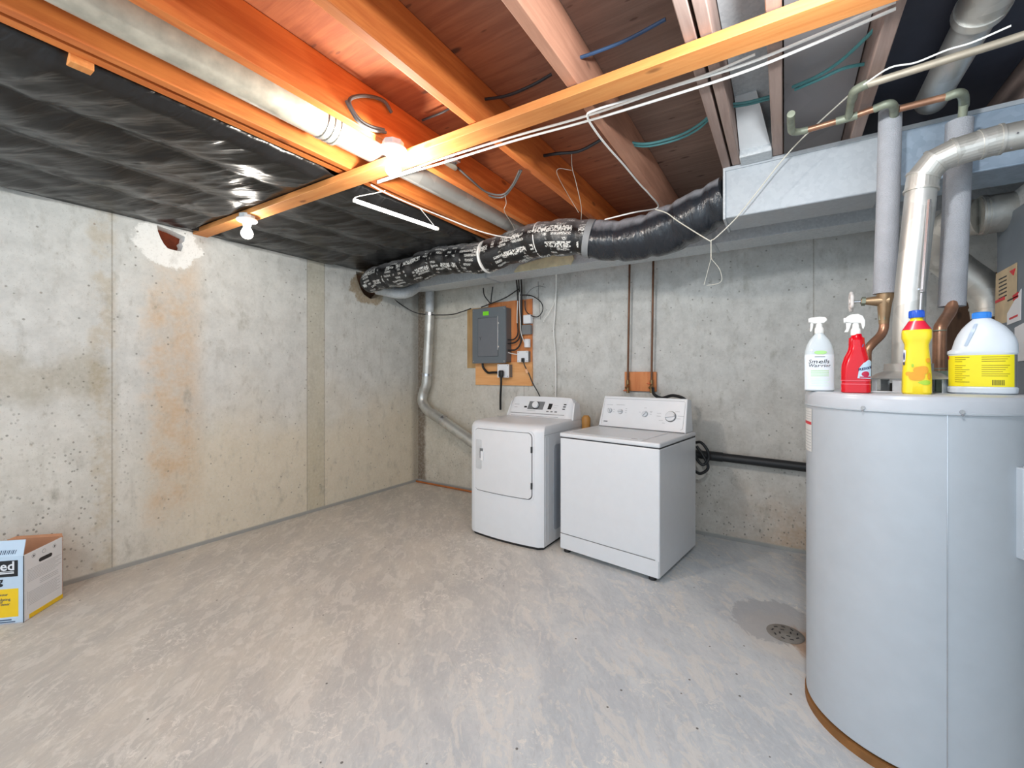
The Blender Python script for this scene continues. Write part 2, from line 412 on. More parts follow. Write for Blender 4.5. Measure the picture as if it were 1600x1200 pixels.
def thing(name, label, cat, loc=(0, 0, 0), rz=0, group=None):
    o = bpy.data.objects.new(name, None); o.location = loc; o.rotation_euler = (0, 0, rz); o.empty_display_size = .05
    sc.collection.objects.link(o); o['label'] = label; o['category'] = cat
    if group: o['group'] = group
    return o

# ================================================================= THE SETTING
BW, ZJ, ZS = 3.55, 2.272, 2.462        # back wall, joist bottoms, subfloor underside
mk('floor', box(-.25, 6.2, -1.4, BW+.25, -.15, 0), floor_material(), kind='structure')
def holed_wall(x, y0, y1, z0, z1, holes, mat):
    outer = [(y0, z0), (y1, z0), (y1, z1), (y0, z1)]
    loops = [outer]+holes; pts = [p for l in loops for p in l]
    tris = tessellate_polygon([[Vector((p[0], p[1], 0)) for p in l] for l in loops])
    V = [(x, p[0], p[1]) for p in pts]; F = [tuple(t_) for t_ in tris]
    b = len(V); V += [(x-.2, p[0], p[1]) for p in pts]; F += [tuple(i+b for i in reversed(t_)) for t_ in tris]
    s = 0
    for l in loops:
        n = len(l); F += [(s+i, s+(i+1) % n, s+(i+1) % n+b, s+i+b) for i in range(n)]; s += n
    return V, F
hole1 = [(at(px, py, x=0).y, at(px, py, x=0).z) for px, py in ((245, 352), (254, 355), (268, 360), (289, 370), (288, 377), (284, 380), (286, 385), (283, 393), (272, 391), (262, 388), (256, 381), (251, 372), (247, 362))]
hole2 = [(2.70, 2.245), (2.72, 2.16), (2.76, 2.08), (2.80, 2.03), (2.88, 2.0), (2.97, 2.03), (3.03, 2.08), (3.05, 2.16), (3.04, 2.245)]
hole1.reverse()
mk('wall_left', holed_wall(0, -1.4, BW+.2, -.15, 2.47, [hole1, hole2], None), wall_material('left'), kind='structure')
mk('wall_back', box(0, 6.2, BW, BW+.2, -.15, 2.47), wall_material('back'), kind='structure')
mk('wall_right', box(6.0, 6.2, -1.4, BW, 0, 2.47), wall_material('back'), kind='structure')
mk('trim_1', [box(-.19, -.09, min(p[0] for p in hole1)-.03, max(p[0] for p in hole1)+.03, 2.05, 2.27)], M_rust, kind='structure')
mk('trim_2', box(-.19, -.12, 2.64, 3.10, 1.96, 2.30), M_brown, kind='structure')
mk('ceiling', box(-.2, 6.2, -1.4, BW+.2, ZS, ZS+.05), M_sub, kind='structure')

# ceiling joists
def joist(name, x0, x1, y0, y1, label, mat, zb=ZJ, nails=0):
    o = mk(name, box(x0, x1, y0, y1, zb, ZS-.001), mat, bevel=.003, label=label, cat='joist', group='joists under the subfloor')
    return o
JG = [(1.598, 1.636, 'orange floor joist touching the edge of the black sheeting', M_joist, 2.285),
      (1.678, 1.716, 'orange floor joist on the left of the round cream duct', M_joist, ZJ),
      (2.03, 2.07, 'orange floor joist on the right of the round cream duct', M_joist, ZJ),
      (2.455, 2.495, 'orange floor joist just right of the lit ceiling bulb', M_joist, ZJ),
      (2.895, 2.935, 'floor joist with a black wire stapled into it, over the flexible duct', wood('part_cool_lit_fir_joist', (178, 128, 104), (202, 150, 124), 'y', (120, 80, 62)), ZJ)]  # mauve tint puts some of the cool light into the last joist
for x0, x1, lb, m_, zb in JG: joist('floor_joist', x0, x1, -1.3, BW, lb, m_, zb)
joist('floor_joist', 3.29, 3.325, -1.3, BW, 'cool-lit grey floor joist at the left end of the square metal duct', M_joistcool)
joist('floor_joist', 3.335, 3.37, 1.0, 2.36, 'short cool-lit grey joist doubled against the joist left of the white-lit boot', M_joistcool)
joist('floor_joist', 3.505, 3.545, -3.0, 2.36, 'cool-lit grey floor joist right of the white-lit metal boot', M_joistcool)
joist('floor_joist', 3.795, 3.835, -1.3, BW, 'cool-lit grey floor joist behind the copper water pipes', M_joistcool)
joist('floor_joist', 4.30, 4.34, -1.3, BW, 'brown floor joist farthest right over the water heater', M_joistcool)
a_, b_ = Vector((.005, 1.42)), Vector((4.28, 1.51)); dd = (b_-a_).normalized(); nn = Vector((-dd.y, dd.x))
def strapbox():
    V, F = box(0, (b_-a_).length, -.092, 0, 2.234, 2.268)
    return [(a_.x+dd.x*x+nn.x*y, a_.y+dd.y*x+nn.y*y, z) for x, y, z in V], F
mk('strapping_board', strapbox(), M_strap, bevel=.002, label='long orange strapping board nailed crosswise under the ceiling joists', cat='board')
mk('wood_block', box(1.555, 1.597, .39, .45, 2.262, 2.33), M_strap, bevel=.003, label='small wooden block beside the edge of the black sheeting', cat='wood block')
for p, r_ in (((3.84, 4.296), 'added dark for the shade between the rightmost joists behind the round silver duct'), ((4.345, 5.9), 'added dark for the shade right of the last joist'), ((3.348, 3.500), 'between the two cool-lit grey joists over the white-lit boot'), ((3.55, 3.79), 'between the cool-lit grey joists left of the copper pipes')):
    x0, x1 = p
    mk('cavity_panel', box(x0+(.025 if x0 < 3.4 else 0), x1, -1.0, 3.3, 2.415, 2.419), M_galvd if x0 < 3.4 else plain('shade_dark_sheet', (62, 66, 80), .7) if x0 > 3.8 else galv('dusty_sheet', (150, 148, 150), (186, 184, 186), .6, .2, 5), label=('flat sheet panel, ' if x0 > 3.8 else 'flat grey sheet metal panel ')+r_, cat='metal panel')  # dark sheets added to put the unlit bays' shade into colour

# black sheeting with folds
def sheet():
    NX, NY = 90, 300; x0, x1, y0, y1 = .004, 1.588, -1.3, 3.50; V, F = [], []
    for j in range(NY+1):
        y = y0+(y1-y0)*j/NY
        for i in range(NX+1):
            u_ = i/NX; x = x0+(x1-x0)*u_
            q = (x % .405)/.405; sag = math.sin(PI*q)**.8
            cr = abs(noise.noise(Vector((x*1.6+y*.5, y*1.1, 3))))
            al_, ac_ = .84*x+.54*y, -.54*x+.84*y
            r1 = 1-abs(noise.noise(Vector((al_*1.4, ac_*6, 1.7))))*2.4
            r2 = 1-abs(noise.noise(Vector((al_*2.5, ac_*17+noise.noise(Vector((x*3, y*3, 8))), 5.1))))*2.6
            z = 2.268-.044*sag*(0.6+cr)-.010*max(0, r1)**3*(.2+sag)-.004*max(0, r2)**3*(.6+sag)
            z += .006*noise.noise(Vector((x*9, y*11, 2)))
            e = min(1, (x-x0)/.06); z = z*e+(2.249)*(1-e)
            if x > 1.54: k = (x-1.54)/.048; z = z*(1-k)+2.292*k
            dsp = abs(y-(1.374+.021*x))
            if dsp < .12: k = min(1, 2*(1-dsp/.12)); z = z*(1-k)+2.271*k if x > .1 else z
            if y > 2.35: z = max(z, 2.262)
            V.append((x, y, z))
    for j in range(NY):
        for i in range(NX):
            a = j*(NX+1)+i; F.append((a, a+NX+1, a+NX+2, a+1))
    return V, F
t = NT('black_polythene', .30, 0, (30, 30, 32)); v = t.pos()[0]
t.b.inputs['Specular IOR Level'].default_value = .6
t.col(t.mix(t.noise(v, 3, 3), (17, 17, 18), (28, 27, 27)))
rv = t.node('ShaderNodeVectorRotate', {'Vector': v, 'Angle': -.57}).outputs[0]
t.bump(t.noise(t.scalev(rv, 1.6, 10, 4), 1.5, 3, .5, .5), .35, .03)
sh = mk('plastic_sheeting', sheet(), t.mat, smooth=True, label='crinkled black plastic sheeting stapled under the joists by the left wall', cat='plastic sheeting')
for m_ in sh.data.polygons: m_.use_smooth = True
so = sh.modifiers.new('thickness', 'SOLIDIFY'); so.thickness = .001; so.offset = 1

# ================================================================= OVERHEAD PIPES AND DUCTS
# round cream duct between joists
dt = thing('round_duct', 'long round cream metal duct running between two orange joists', 'duct', (1.86, .5, 2.31))
mk('duct_pipe', tube([(1.865, -1.3, 2.335), (1.865, 1.16, 2.335)], .068, 24), M_painted, dt, smooth=True, world=True)
mk('duct_pipe', tube([(1.865, 1.17, 2.335), (1.88, 2.62, 2.335), (1.90, 3.0, 2.335)], .062, 24), M_pipe, dt, smooth=True, world=True, label='shiny unpainted pipe section')
mk('joint_collar', [tube([(1.865, y_, 2.335), (1.865, y_+.012, 2.335)], .0725, 24) for y_ in (1.10, 1.13, 1.16)], M_pipe, dt, smooth=True, world=True)

# long low duct along the back wall
ld = thing('rectangular_duct', 'long flat galvanised duct running along the top of the back wall', 'duct', (2.2, 3.2, 2.095))
mk('duct_body', box(.50, 5.2, 3.07, 3.30, 2.095, 2.262), M_galvd, ld, bevel=.003, world=True)
mk('duct_end', [prism([(.50, 3.07), (.50, 3.30), (.26, 3.24), (.26, 3.16)], 2.097, 2.255, lambda u_, v_, h: (u_, v_, h))], M_galv, ld, bevel=.003, world=True)
mk('drive_cleat', [box(x_, x_+.02, 3.066, 3.302, 2.091, 2.264) for x_ in (1.3, 3.15)], M_galv, ld, world=True)

# big square duct upper right
bd = thing('rectangular_duct', 'deep square galvanised duct hung below the joists at upper right', 'duct', (3.8, 2.5, 2.02))
mk('duct_body', box(3.30, 3.905, 2.372, 2.60, 2.022, 2.268), M_galv, bd, bevel=.006, world=True)
mk('duct_body', box(3.905, 5.6, 2.372, 2.60, 2.03, 2.266), galv('bluish_galvanised_sheet', (150, 168, 186), (186, 202, 218), .4, .5, 45), bd, bevel=.006, world=True)
mk('standing_seam', [box(3.30, 5.6, 2.364, 2.372, 2.255, 2.272)], M_galv, bd, world=True)
mk('end_collar', box(3.292, 3.304, 2.366, 2.606, 2.016, 2.274), M_galvd, bd, bevel=.003, world=True)
bt = thing('duct_boot', 'metal boot painted white for the light on it, rising between joists over the square duct', 'duct boot', (3.43, 2.3, 2.27))
pb = [(3.374, 2.29, 2.285), (3.500, 2.29, 2.285), (3.455, 2.02, 2.41), (3.374, 2.02, 2.41)]
mk('boot_plate', ([*pb, *[(x, y, z+.006) for x, y, z in pb]], [(3, 2, 1, 0), (4, 5, 6, 7), (0, 1, 5, 4), (1, 2, 6, 5), (2, 3, 7, 6), (3, 0, 4, 7)]), plain('lit_boot_metal', (232, 236, 238), .6, 0, .03), bt, world=True)  # plate coloured white to carry the bright light falling there
mk('boot_flange', box(3.372, 3.503, 2.27, 2.362, 2.262, 2.30), M_galvd, bt, bevel=.004, world=True)

# flexible insulated duct
FP = [at(578, 441, y=2.74), at(600, 432, y=2.70), at(640, 424, y=2.66), at(680, 409, y=2.64), at(720, 404, y=2.62), at(760, 402, y=2.60), at(800, 388, y=2.58), at(850, 374, y=2.56),
      at(900, 371, y=2.58), at(950, 376, y=2.62), at(1000, 372, y=2.62), at(1050, 357, y=2.60), at(1100, 330, y=2.54), at(1140, 308, y=2.50)]
FP = [Vector((max(-.02, p.x) if i == 0 else p.x, p.y, p.z)) for i, p in enumerate(FP)]
SPp = smooth_path(FP, 14); cut = 8*14+6
def wrinkle(base, amp, fr):
    def f(s, a, r):
        g = noise.noise(Vector((s*fr, math.cos(a)*1.2, math.sin(a)*1.2+base)))
        ribs = .5+.5*math.cos(s*2*PI/.19)
        return r*(1+amp*g)-(.010*(ribs**6))+.003*noise.noise(Vector((s*30, a*2, base)))
    return f
fx = thing('flexible_duct', 'black insulated flexible duct sagging along the back below the joists', 'duct', (1.8, 2.62, 2.0))
def uvtube(o, n, seg, P, r):
    me = o.data; uv = me.uv_layers.new(name='UVMap'); S = [0]
    for i in range(1, len(P)): S.append(S[-1]+(P[i]-P[i-1]).length)
    for p in me.polygons:
        if len(p.vertices) != 4: continue
        ks = [vi % seg for vi in p.vertices]; wrap = max(ks)-min(ks) > 2
        for li, vi in zip(p.loop_indices, p.vertices):
            i, k = divmod(vi, seg)
            if wrap and k < 2: k += seg
            uv.data[li].uv = (S[i], k/seg*2*PI*r)
t = NT('printed_black_sleeve', .38, 0, (20, 20, 22)); v, U, V_, _ = t.pos('uv')
nrm = t.node('ShaderNodeSeparateXYZ', {0: t.node('ShaderNodeNewGeometry').outputs['Normal']}).outputs[2]
rows = t.m('FRACT', t.m('MULTIPLY', V_, 34)); rowi = t.m('FLOOR', t.m('MULTIPLY', V_, 34))
inrow = t.m('MULTIPLY', t.step(rows, .18, .22), t.m('SUBTRACT', 1.0, t.step(rows, .72, .76)))
glyph = t.step(t.noise(t.vec(t.m('MULTIPLY', U, 230), t.m('MULTIPLY', V_, 150), rowi), 1, 1), .48, .52)
word = t.step(t.noise(t.vec(t.m('MULTIPLY', U, 11), t.m('MULTIPLY', rowi, 3.7), 1.0), 1, 1), .47, .50)
blockm = t.step(t.noise(t.vec(t.m('MULTIPLY', U, 6.5), t.m('MULTIPLY', V_, 7), 4.0), 1, 1), .45, .47)
sm = t.m('MULTIPLY', t.m('MULTIPLY', inrow, glyph), t.m('MULTIPLY', word, blockm))
rows2 = t.m('FRACT', t.m('MULTIPLY', V_, 11)); in2 = t.band(rows2, .25, .62, .03); r2i = t.m('FLOOR', t.m('MULTIPLY', V_, 11))
g2 = t.step(t.noise(t.vec(t.m('MULTIPLY', U, 95), t.m('MULTIPLY', V_, 70), r2i), 1, 1), .47, .50)
w2 = t.step(t.noise(t.vec(t.m('MULTIPLY', U, 5), t.m('MULTIPLY', r2i, 7.7), 9.0), 1, 1), .50, .51)
bigm = t.m('MULTIPLY', t.m('MULTIPLY', in2, g2), w2)
fu = t.m('FRACT', t.m('MULTIPLY', U, 3.1)); gap = t.step(fu, .10, .12)
pr = t.m('MULTIPLY', t.m('MAXIMUM', sm, bigm), gap)
c = t.mix(pr, (20, 20, 22), (206, 206, 202))
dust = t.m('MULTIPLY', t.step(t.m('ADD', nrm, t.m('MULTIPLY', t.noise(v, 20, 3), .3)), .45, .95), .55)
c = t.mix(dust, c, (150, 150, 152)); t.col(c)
t.bump(t.noise(v, 30, 5, .6, 1), .4, .01); M_print = t.mat
t = NT('plain_black_sleeve', .26, 0, (30, 32, 36)); v = t.pos()[0]
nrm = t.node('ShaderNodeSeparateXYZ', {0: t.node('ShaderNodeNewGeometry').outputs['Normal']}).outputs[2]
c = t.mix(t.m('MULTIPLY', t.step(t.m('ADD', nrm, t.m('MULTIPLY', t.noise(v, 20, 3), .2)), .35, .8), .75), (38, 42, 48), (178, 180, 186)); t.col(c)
t.bump(t.noise(t.scalev(v, 6, 1.5, 1.5), 5, 4, .6, .5), .6, .02); M_sleeve = t.mat
P1 = SPp[:cut+1]; P2 = SPp[cut:]
f1 = mk('printed_sleeve', tube(P1, lambda q: .112+.006*q, 36, rf=wrinkle(1, .12, 8)), M_print, fx, smooth=True, world=True, label='black sleeve covered in white print'); uvtube(f1, len(P1), 36, P1, .1)
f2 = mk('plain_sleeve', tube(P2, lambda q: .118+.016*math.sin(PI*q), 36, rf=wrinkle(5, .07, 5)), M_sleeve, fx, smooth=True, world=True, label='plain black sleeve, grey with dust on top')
for o_ in (f1, f2):
    for p in o_.data.polygons: p.use_smooth = True
def ringat(k, r, wd=.012):
    p = SPp[k]; d = (SPp[k+1]-SPp[k-1]).normalized(); return tube([p-d*wd, p+d*wd], r, 28)
mk('white_tie', [ringat(int(5.1*14), .122, .009)], M_wcable, fx, smooth=True, world=True)
mk('white_tie', [ringat(int(6.95*14), .120, .003)], M_wcable, fx, smooth=True, world=True)
mk('tape_band', [ringat(cut, .122, .02)], plain('grey_tape', (140, 142, 144), .5), fx, smooth=True, world=True)
mk('seam_flap', [tube([at(1030, 348, y=2.5), at(1090, 318, y=2.44)], .003, 6)], M_sleeve, fx, world=True)
mk('inner_pipe', [tube([at(590, 452, y=2.92), at(632, 458, y=3.0), (.40, 3.19, 2.17)], .055, 20, 4)], M_galvd, fx, smooth=True, world=True, label='bare metal pipe stub')
# spray foam scrap on the long duct
mk('foam_scrap', [prism([(0, 0), (.5, 0), (.52, .055), (.40, .09), (.2, .07), (.05, .05)], 0, .02, lambda u_, v_, h: (1.62+u_, 3.045+h, 2.10+v_)) ,
                  prism([(0, 0), (.05, -.035), (.08, .01), (.06, .06), (.0, .06)], 0, .01, lambda u_, v_, h: (2.10+u_, 3.03+h, 2.12+v_))],
   plain('cream_foam_and_tape', (226, 216, 180), .8, 0, .12, .5), label='cream foam insulation scrap stuck on the long flat duct', cat='foam scrap')
mk('foam_wedge', prism([(0, 0), (.22, 0), (.02, .045)], 0, .012, lambda u_, v_, h: (2.42+u_, 3.05+h, 2.105+v_)), plain('pale_insulation', (228, 224, 200), .8, 0, .08), label='pale wedge of insulation under the flexible duct', cat='foam scrap')

# ================================================================= LIGHT FIXTURES
def porcelain(loc, label, lit_mat=M_bulb, box_r=.045):
    L = Vector(loc); th = thing('ceiling_light', label, 'light fixture', (L.x, L.y, L.z))
    mk('junction_box', [lathe([(.042, .088), (.046, .09), (.046, .118), (.042, .12)], seg=8)], M_galvd, th)
    mk('lamp_holder', lathe([(.022, .048), (.024, .052), (.026, .062), (.036, .070), (.056, .076), (.060, .082), (.058, .089), (.02, .09)], seg=32), plain('white_porcelain', (236, 236, 240), .25, 0, .01), th, smooth=True)
    pr = [(.002, -.034)]
    for k in range(1, 10):
        a = -PI/2+k*PI/2/8; 
        if a < PI/4: pr.append((.034*math.cos(a), .034*math.sin(a)))
    pr += [(.028, .020), (.021, .034), (.0165, .044), (.016, .050)]
    mk('bulb', lathe(pr, seg=24), lit_mat, th, smooth=True, label='glowing frosted bulb')
    return th
porcelain(B1, 'brightly lit bulb in a white holder beside the strapping board')
porcelain(B2, 'lit bulb in a white holder below the black sheeting near the left wall')
porcelain(B3, 'lit bulb in a white holder overhead near the water heater')
porcelain(B4, 'unseen bulb in a white holder added as fill at the open end of the room')
X_ = lambda a, b: at(a, b, x=2.088)
mk('cable_coil', [tube([X_(600, 203), X_(578, 197), X_(560, 185), X_(546, 162), X_(552, 152), X_(575, 150), X_(600, 158), X_(612, 176)], .0075, 8, 8),
                  tube([X_(603, 207), X_(580, 202), X_(560, 190), X_(546, 168), X_(541, 157)], .0065, 8, 8)], M_gcable,
   label='dark grey cable looping into the box of the brightly lit bulb', cat='cable')
lt = thing('tube_light', 'thin white lit tube light hanging under the black sheeting', 'light fixture', tuple((at(556, 316, z=2.15)+at(682, 358, z=2.15))/2))
e0, e1 = at(556, 314, z=2.15), at(682, 357, z=2.15)
mk('diffuser', tube([e0, e1], .0105, 12), M_led, lt, smooth=True, world=True)
dv = (e1-e0).normalized()
mk('end_cap', [tube([e0-dv*.012, e0], .0115, 12), tube([e1, e1+dv*.012], .0115, 12)], M_wcable, lt, smooth=True, world=True)
mk('hanging_cord', [tube([e0, at(556, 308, z=2.17), at(585, 302, z=2.2), at(602, 298, z=2.225)], .0022, 6, 4), tube([e1, at(660, 330, z=2.2), at(655, 324, z=2.235)], .0018, 6, 2)], M_wcable, lt, world=True)
mk('white_cable', [tube([at(580, 289, z=2.23), at(600, 300, z=2.225), at(640, 318, z=2.24), at(690, 338, z=2.24), at(740, 358, z=2.19), at(775, 368, z=2.17), at(800, 372, z=2.17)], .004, 8, 6)], M_wcable, label='white cable drooping under the joist behind the tube light', cat='cable')

# junction box with round cover
jb = thing('junction_box', 'round metal junction box with a blank cover beside the joist', 'junction box', tuple(at(700, 262, z=2.33)))
mk('blank_cover', lathe([(.045, -.004), (.05, 0), (.048, .006)], seg=28), plain('blank_cover_metal', (176, 178, 166), .45, .5, .05), jb, smooth=True)
mk('box_body', lathe([(.045, .006), (.045, .05)], seg=8), M_galvd, jb)
mk('cable_clamp', box(.04, .075, -.015, .015, .012, .035), M_chrome, jb, bevel=.003)
mk('grey_cable', [tube([at(715, 262, z=2.345), at(735, 280, z=2.32), at(760, 300, z=2.31), at(785, 304, z=2.31), at(800, 290, z=2.33), at(812, 266, z=2.36)], .0055, 8, 8),
                  tube([at(715, 268, z=2.34), at(735, 286, z=2.315), at(760, 304, z=2.305), at(785, 308, z=2.305), at(802, 290, z=2.33), at(815, 266, z=2.36)], .0055, 8, 8)], M_gcable, label='grey cables looping from the round junction box to the next joist', cat='cable')

# white cables along the strapping
for i, (o1, o2, lb) in enumerate(((0, 0, 'upper'), (7, 9, 'lower'))):
    pts = [at(590, 283+o1*.4, z=2.262), at(640, 266+o1*.5, z=2.262), at(690, 248+o1, z=2.262), at(800, 214+o1, z=2.262), at(920, 180+o1*1.2, z=2.262), at(1050, 136+o1*1.3+i*4, z=2.262), at(1160, 102+o1*1.6, z=2.262), at(1260, 62+o1*1.6, z=2.262), at(1400, 2+o1*1.6, z=2.262)]
    mk('white_cable', tube(pts, .0048, 8, 8), M_wcable, label=lb+' of the two white cables running along the strapping board', cat='cable')
mk('white_cable', tube([at(1180, 85, z=2.262), at(1100, 118, z=2.262), at(1000, 150, z=2.262), at(930, 172, z=2.232), at(918, 182, z=2.232), at(930, 204, z=2.24), at(950, 230, z=2.25), at(975, 258, z=2.255), at(1000, 288, z=2.255), at(1015, 304, z=2.25), at(1028, 324, z=2.262), at(990, 332, z=2.20), at(945, 343, z=2.195)], .0042, 8, 6), M_wcable, label='white cable leaving the strapping and running down toward the flexible duct', cat='cable')
mk('hanging_string', [tube([at(1024, 327, y=2.44), at(1042, 333, y=2.42), at(1060, 346, y=2.40), at(1105, 374, y=2.35), at(1112, 375, y=2.35), at(1120, 370, y=2.33), at(1150, 341, y=2.31), at(1180, 304, y=2.29), at(1225, 247, y=2.27), at(1265, 205, y=2.22), at(1325, 150, y=2.10)], .003, 6, 4),
                      tube([at(1111, 376, y=2.35), at(1111, 404, y=2.35)], .0024, 6), tube([at(1111, 404, y=2.35), at(1100, 445, y=2.35)], .0014, 5), tube([at(1111, 404, y=2.35), at(1124, 420, y=2.35), at(1128, 436, y=2.35), at(1122, 443, y=2.35), at(1104, 446, y=2.35)], .0014, 5, 4)],
   M_string, label='white string slung from the joists with a loop hanging below the ducts', cat='string')
mk('hanging_wire', [tube([at(893, 236, z=2.38), at(894, 262, z=2.34), at(900, 285, z=2.3), at(908, 322, z=2.25), at(908, 345, z=2.23)], .0018, 5, 4), tube([at(893, 266, z=2.34), at(872, 264, z=2.34), at(874, 280, z=2.31), at(904, 332, z=2.24)], .0016, 5, 4)], M_string, label='thin twisted wire hanging over the printed part of the flexible duct', cat='wire')
mk('hanging_wire', [tube([at(789, 305, z=2.30), at(791, 318, z=2.28), at(788, 330, z=2.26), at(800, 350, z=2.235), at(808, 368, z=2.225)], .0016, 5, 4)], M_string, label='thin white wire dangling from the grey cables by the round duct', cat='wire')
# dark and teal cables through the joists
def cable(pts, r, mat, label): mk(mat.name.split('_')[0]+'_cable', tube(pts, r, 8, 8), mat, label=label, cat='cable')
cable([at(750, 156, z=2.40), at(790, 150, z=2.38), at(830, 134, z=2.38), at(862, 116, z=2.40)], .006, M_bcable, 'black cable between two joists behind the strapping board')
cable([at(900, 92, z=2.38), at(930, 82, z=2.38), at(980, 62, z=2.38), at(1040, 30, z=2.38)], .006, plain('blue_jacket', (62, 92, 128), .4), 'dark blue cable running out of a joist hole at the top')
cable([at(834, 246, z=2.39), at(870, 240, z=2.37), at(905, 236, z=2.37), at(940, 218, z=2.39)], .008, M_bcable, 'thick black cable between joists under the strapping board')
cable([at(660, 188, z=2.42), at(690, 176, z=2.41), at(705, 168, z=2.42)], .005, M_bcable, 'short black cable on the subfloor right of the lit bulb')
cable([at(966, 208, z=2.34), at(968, 228, z=2.31), at(985, 255, z=2.30), at(1010, 275, z=2.32)], .003, M_bcable, 'thin black wire stapled down the face of the joist')
for i, lb in ((0, 'upper'), (1, 'lower')):
    cable([at(964, 208+i*2, z=2.37), at(985, 222+i*3, z=2.36), at(1015, 224+i*4, z=2.36), at(1060, 212+i*5, z=2.37), at(1090, 196+i*6, z=2.38), at(1112, 178+i*4, z=2.39)], .006, M_teal, lb+' teal cable strung between the joists above the flexible duct')
for i, lb in ((0, 'upper'), (1, 'lower')):
    cable([at(1133, 163+i*5, z=2.38), at(1165, 160+i*4, z=2.37), at(1205, 150+i*4, z=2.37)], .005, M_teal, lb+' short teal cable above the white-lit metal boot')
cable([at(1238, 136, z=2.37), at(1275, 120, z=2.36), at(1310, 98, z=2.36), at(1350, 62, z=2.37), at(1400, 10, z=2.38)], .006, M_teal, 'teal cable branching up toward the top of the metal panel')
cable([at(1242, 140, z=2.365), at(1280, 124, z=2.355), at(1315, 108, z=2.36), at(1345, 101, z=2.365), at(1372, 98, z=2.37)], .006, M_teal, 'teal cable branching right into the cool-lit grey joist')
mk('white_wire', tube([at(1350, 132, z=2.225), at(1390, 106, z=2.225), at(1430, 98, z=2.225), at(1480, 78, z=2.225), at(1520, 66, z=2.225), at(1580, 40, z=2.225)], .0028, 6, 5), M_wcable, label='thin white wire running just above the upper copper pipe', cat='wire')

# ================================================================= WATER PIPES ABOVE THE HEATER
def pipe(name, label, segs, cat='pipe'):
    p0 = Vector(segs[0][1][0]); th = thing(name, label, cat, tuple(p0))
    for nm, pts, r, mat, sm_, lb in segs:
        mk(nm, tube(pts, r, 16, sm_), mat, th, smooth=True, world=True, label=lb)
    return th
yA = 2.20
E_ = lambda x, y, yy=yA: at(x, y, y=yy)
pipe('copper_pipe', 'green-grey copper pipe with an elbow hanging below the joists left of the foam sleeve', [
    ('elbow', [at(1236, 178, z=2.24), at(1236, 196, z=2.24), at(1238, 205, z=2.24), at(1248, 206, z=2.24), at(1262, 203, z=2.24)], .0135, M_patina, 5, 'dull solder-stained elbow'),
    ('pipe_run', [at(1258, 204, z=2.24), at(1330, 183, z=2.24), at(1372, 168, z=2.24)], .0115, M_copper, 1, None),
    ('coupling', [at(1306, 190, z=2.24), at(1340, 180, z=2.24)], .0145, M_patina, 1, None),
    ('elbow', [at(1366, 170, z=2.24), at(1384, 163, z=2.24), at(1393, 163, z=2.24), at(1397, 170, z=2.24), at(1397, 182, z=2.24)], .0145, M_patina, 5, None)])
pipe('copper_pipe', 'long tan copper pipe rising to the upper right corner', [
    ('riser', [at(1326, 182, z=2.24), at(1331, 152, z=2.25)], .0125, M_patina, 1, None),
    ('elbow', [at(1331, 156, z=2.25), at(1335, 143, z=2.25), at(1345, 136, z=2.25), at(1356, 131, z=2.25)], .0150, M_patina, 5, None),
    ('pipe_run', [at(1352, 133, z=2.25), at(1560, 68, z=2.25), at(1640, 42, z=2.25)], .0125, plain('tan_tarnished_copper', (186, 176, 158), .5, .3, .1), 1, None)])
pipe('copper_pipe', 'bright copper pipe turning down into the right foam sleeve', [
    ('pipe_run', [at(1405, 170, z=2.24), at(1460, 156, z=2.24), at(1492, 148, z=2.24)], .0125, M_copper, 1, None),
    ('elbow', [at(1478, 152, z=2.24), at(1494, 146, z=2.24), at(1503, 147, z=2.24), at(1506, 155, z=2.24), at(1506, 166, z=2.24)], .0150, M_patina, 5, None),
    ('drop', [at(1506, 160, z=2.24), at(1502, 196, y=2.25)], .0130, M_patina, 1, None)])
mk('foam_pipe_sleeve', tube([E_(1391, 172), E_(1388, 300), E_(1382, 459)], .036, 28), M_foam, smooth=True, label='left grey foam sleeve wrapped around the water pipe over the heater', cat='pipe insulation', group='foam sleeves over the water heater')
mk('foam_pipe_sleeve', tube([E_(1499, 190, 2.26), E_(1494, 320, 2.26), E_(1487, 479, 2.26)], .0385, 28), M_foam, smooth=True, label='right grey foam sleeve crossing behind the silver vent elbow', cat='pipe insulation', group='foam sleeves over the water heater')
TC = Vector((3.918, 2.022, 0)); ZT = 1.181
wv = thing('water_valve_pipe', 'copper pipe with a white wheel valve dropping to the water heater top', 'valve', tuple(at(1354, 606, y=2.14)))
mk('valve_body', [tube([E_(1384, 456), E_(1382, 474), E_(1381, 506)], lambda q: .030-.014*q, 18, 4), tube([E_(1388, 470), E_(1345, 471)], lambda q: .026-.015*q, 16)], plain('tarnished_brass', (168, 140, 108), .4, .6, .25), wv, smooth=True, world=True)
mk('packing_nut', tube([E_(1352, 471), E_(1346, 471)], .018, 6), M_patina, wv, world=True)
mk('stem', tube([E_(1348, 471), E_(1332, 472)], .005, 10), M_chrome, wv, world=True)
hc = E_(1330, 472)
hv = []
hd = Vector((.0, 0, 0))
axis = (E_(1345, 471)-E_(1330, 472)).normalized(); n1 = Vector((0, 0, 1)); n2 = axis.cross(n1).normalized()
ringp = [hc+(n1*math.cos(a)+n2*math.sin(a))*(.034+.003*math.cos(a*6)) for a in [2*PI*k/36 for k in range(37)]]
mk('hand_wheel', [tube(ringp, .006, 8)]+[tube([hc, hc+(n1*math.cos(a)+n2*math.sin(a))*.032], .0045, 6) for a in (0, PI/2, PI, 1.5*PI)]+[tube([hc-axis*.008, hc+axis*.008], .011, 10)], plain('white_wheel_paint', (232, 226, 222), .5, 0, .05), wv, smooth=True, world=True)
mk('coupling', tube([E_(1381, 486), E_(1381, 500)], .0185, 6), M_patina, wv, world=True)
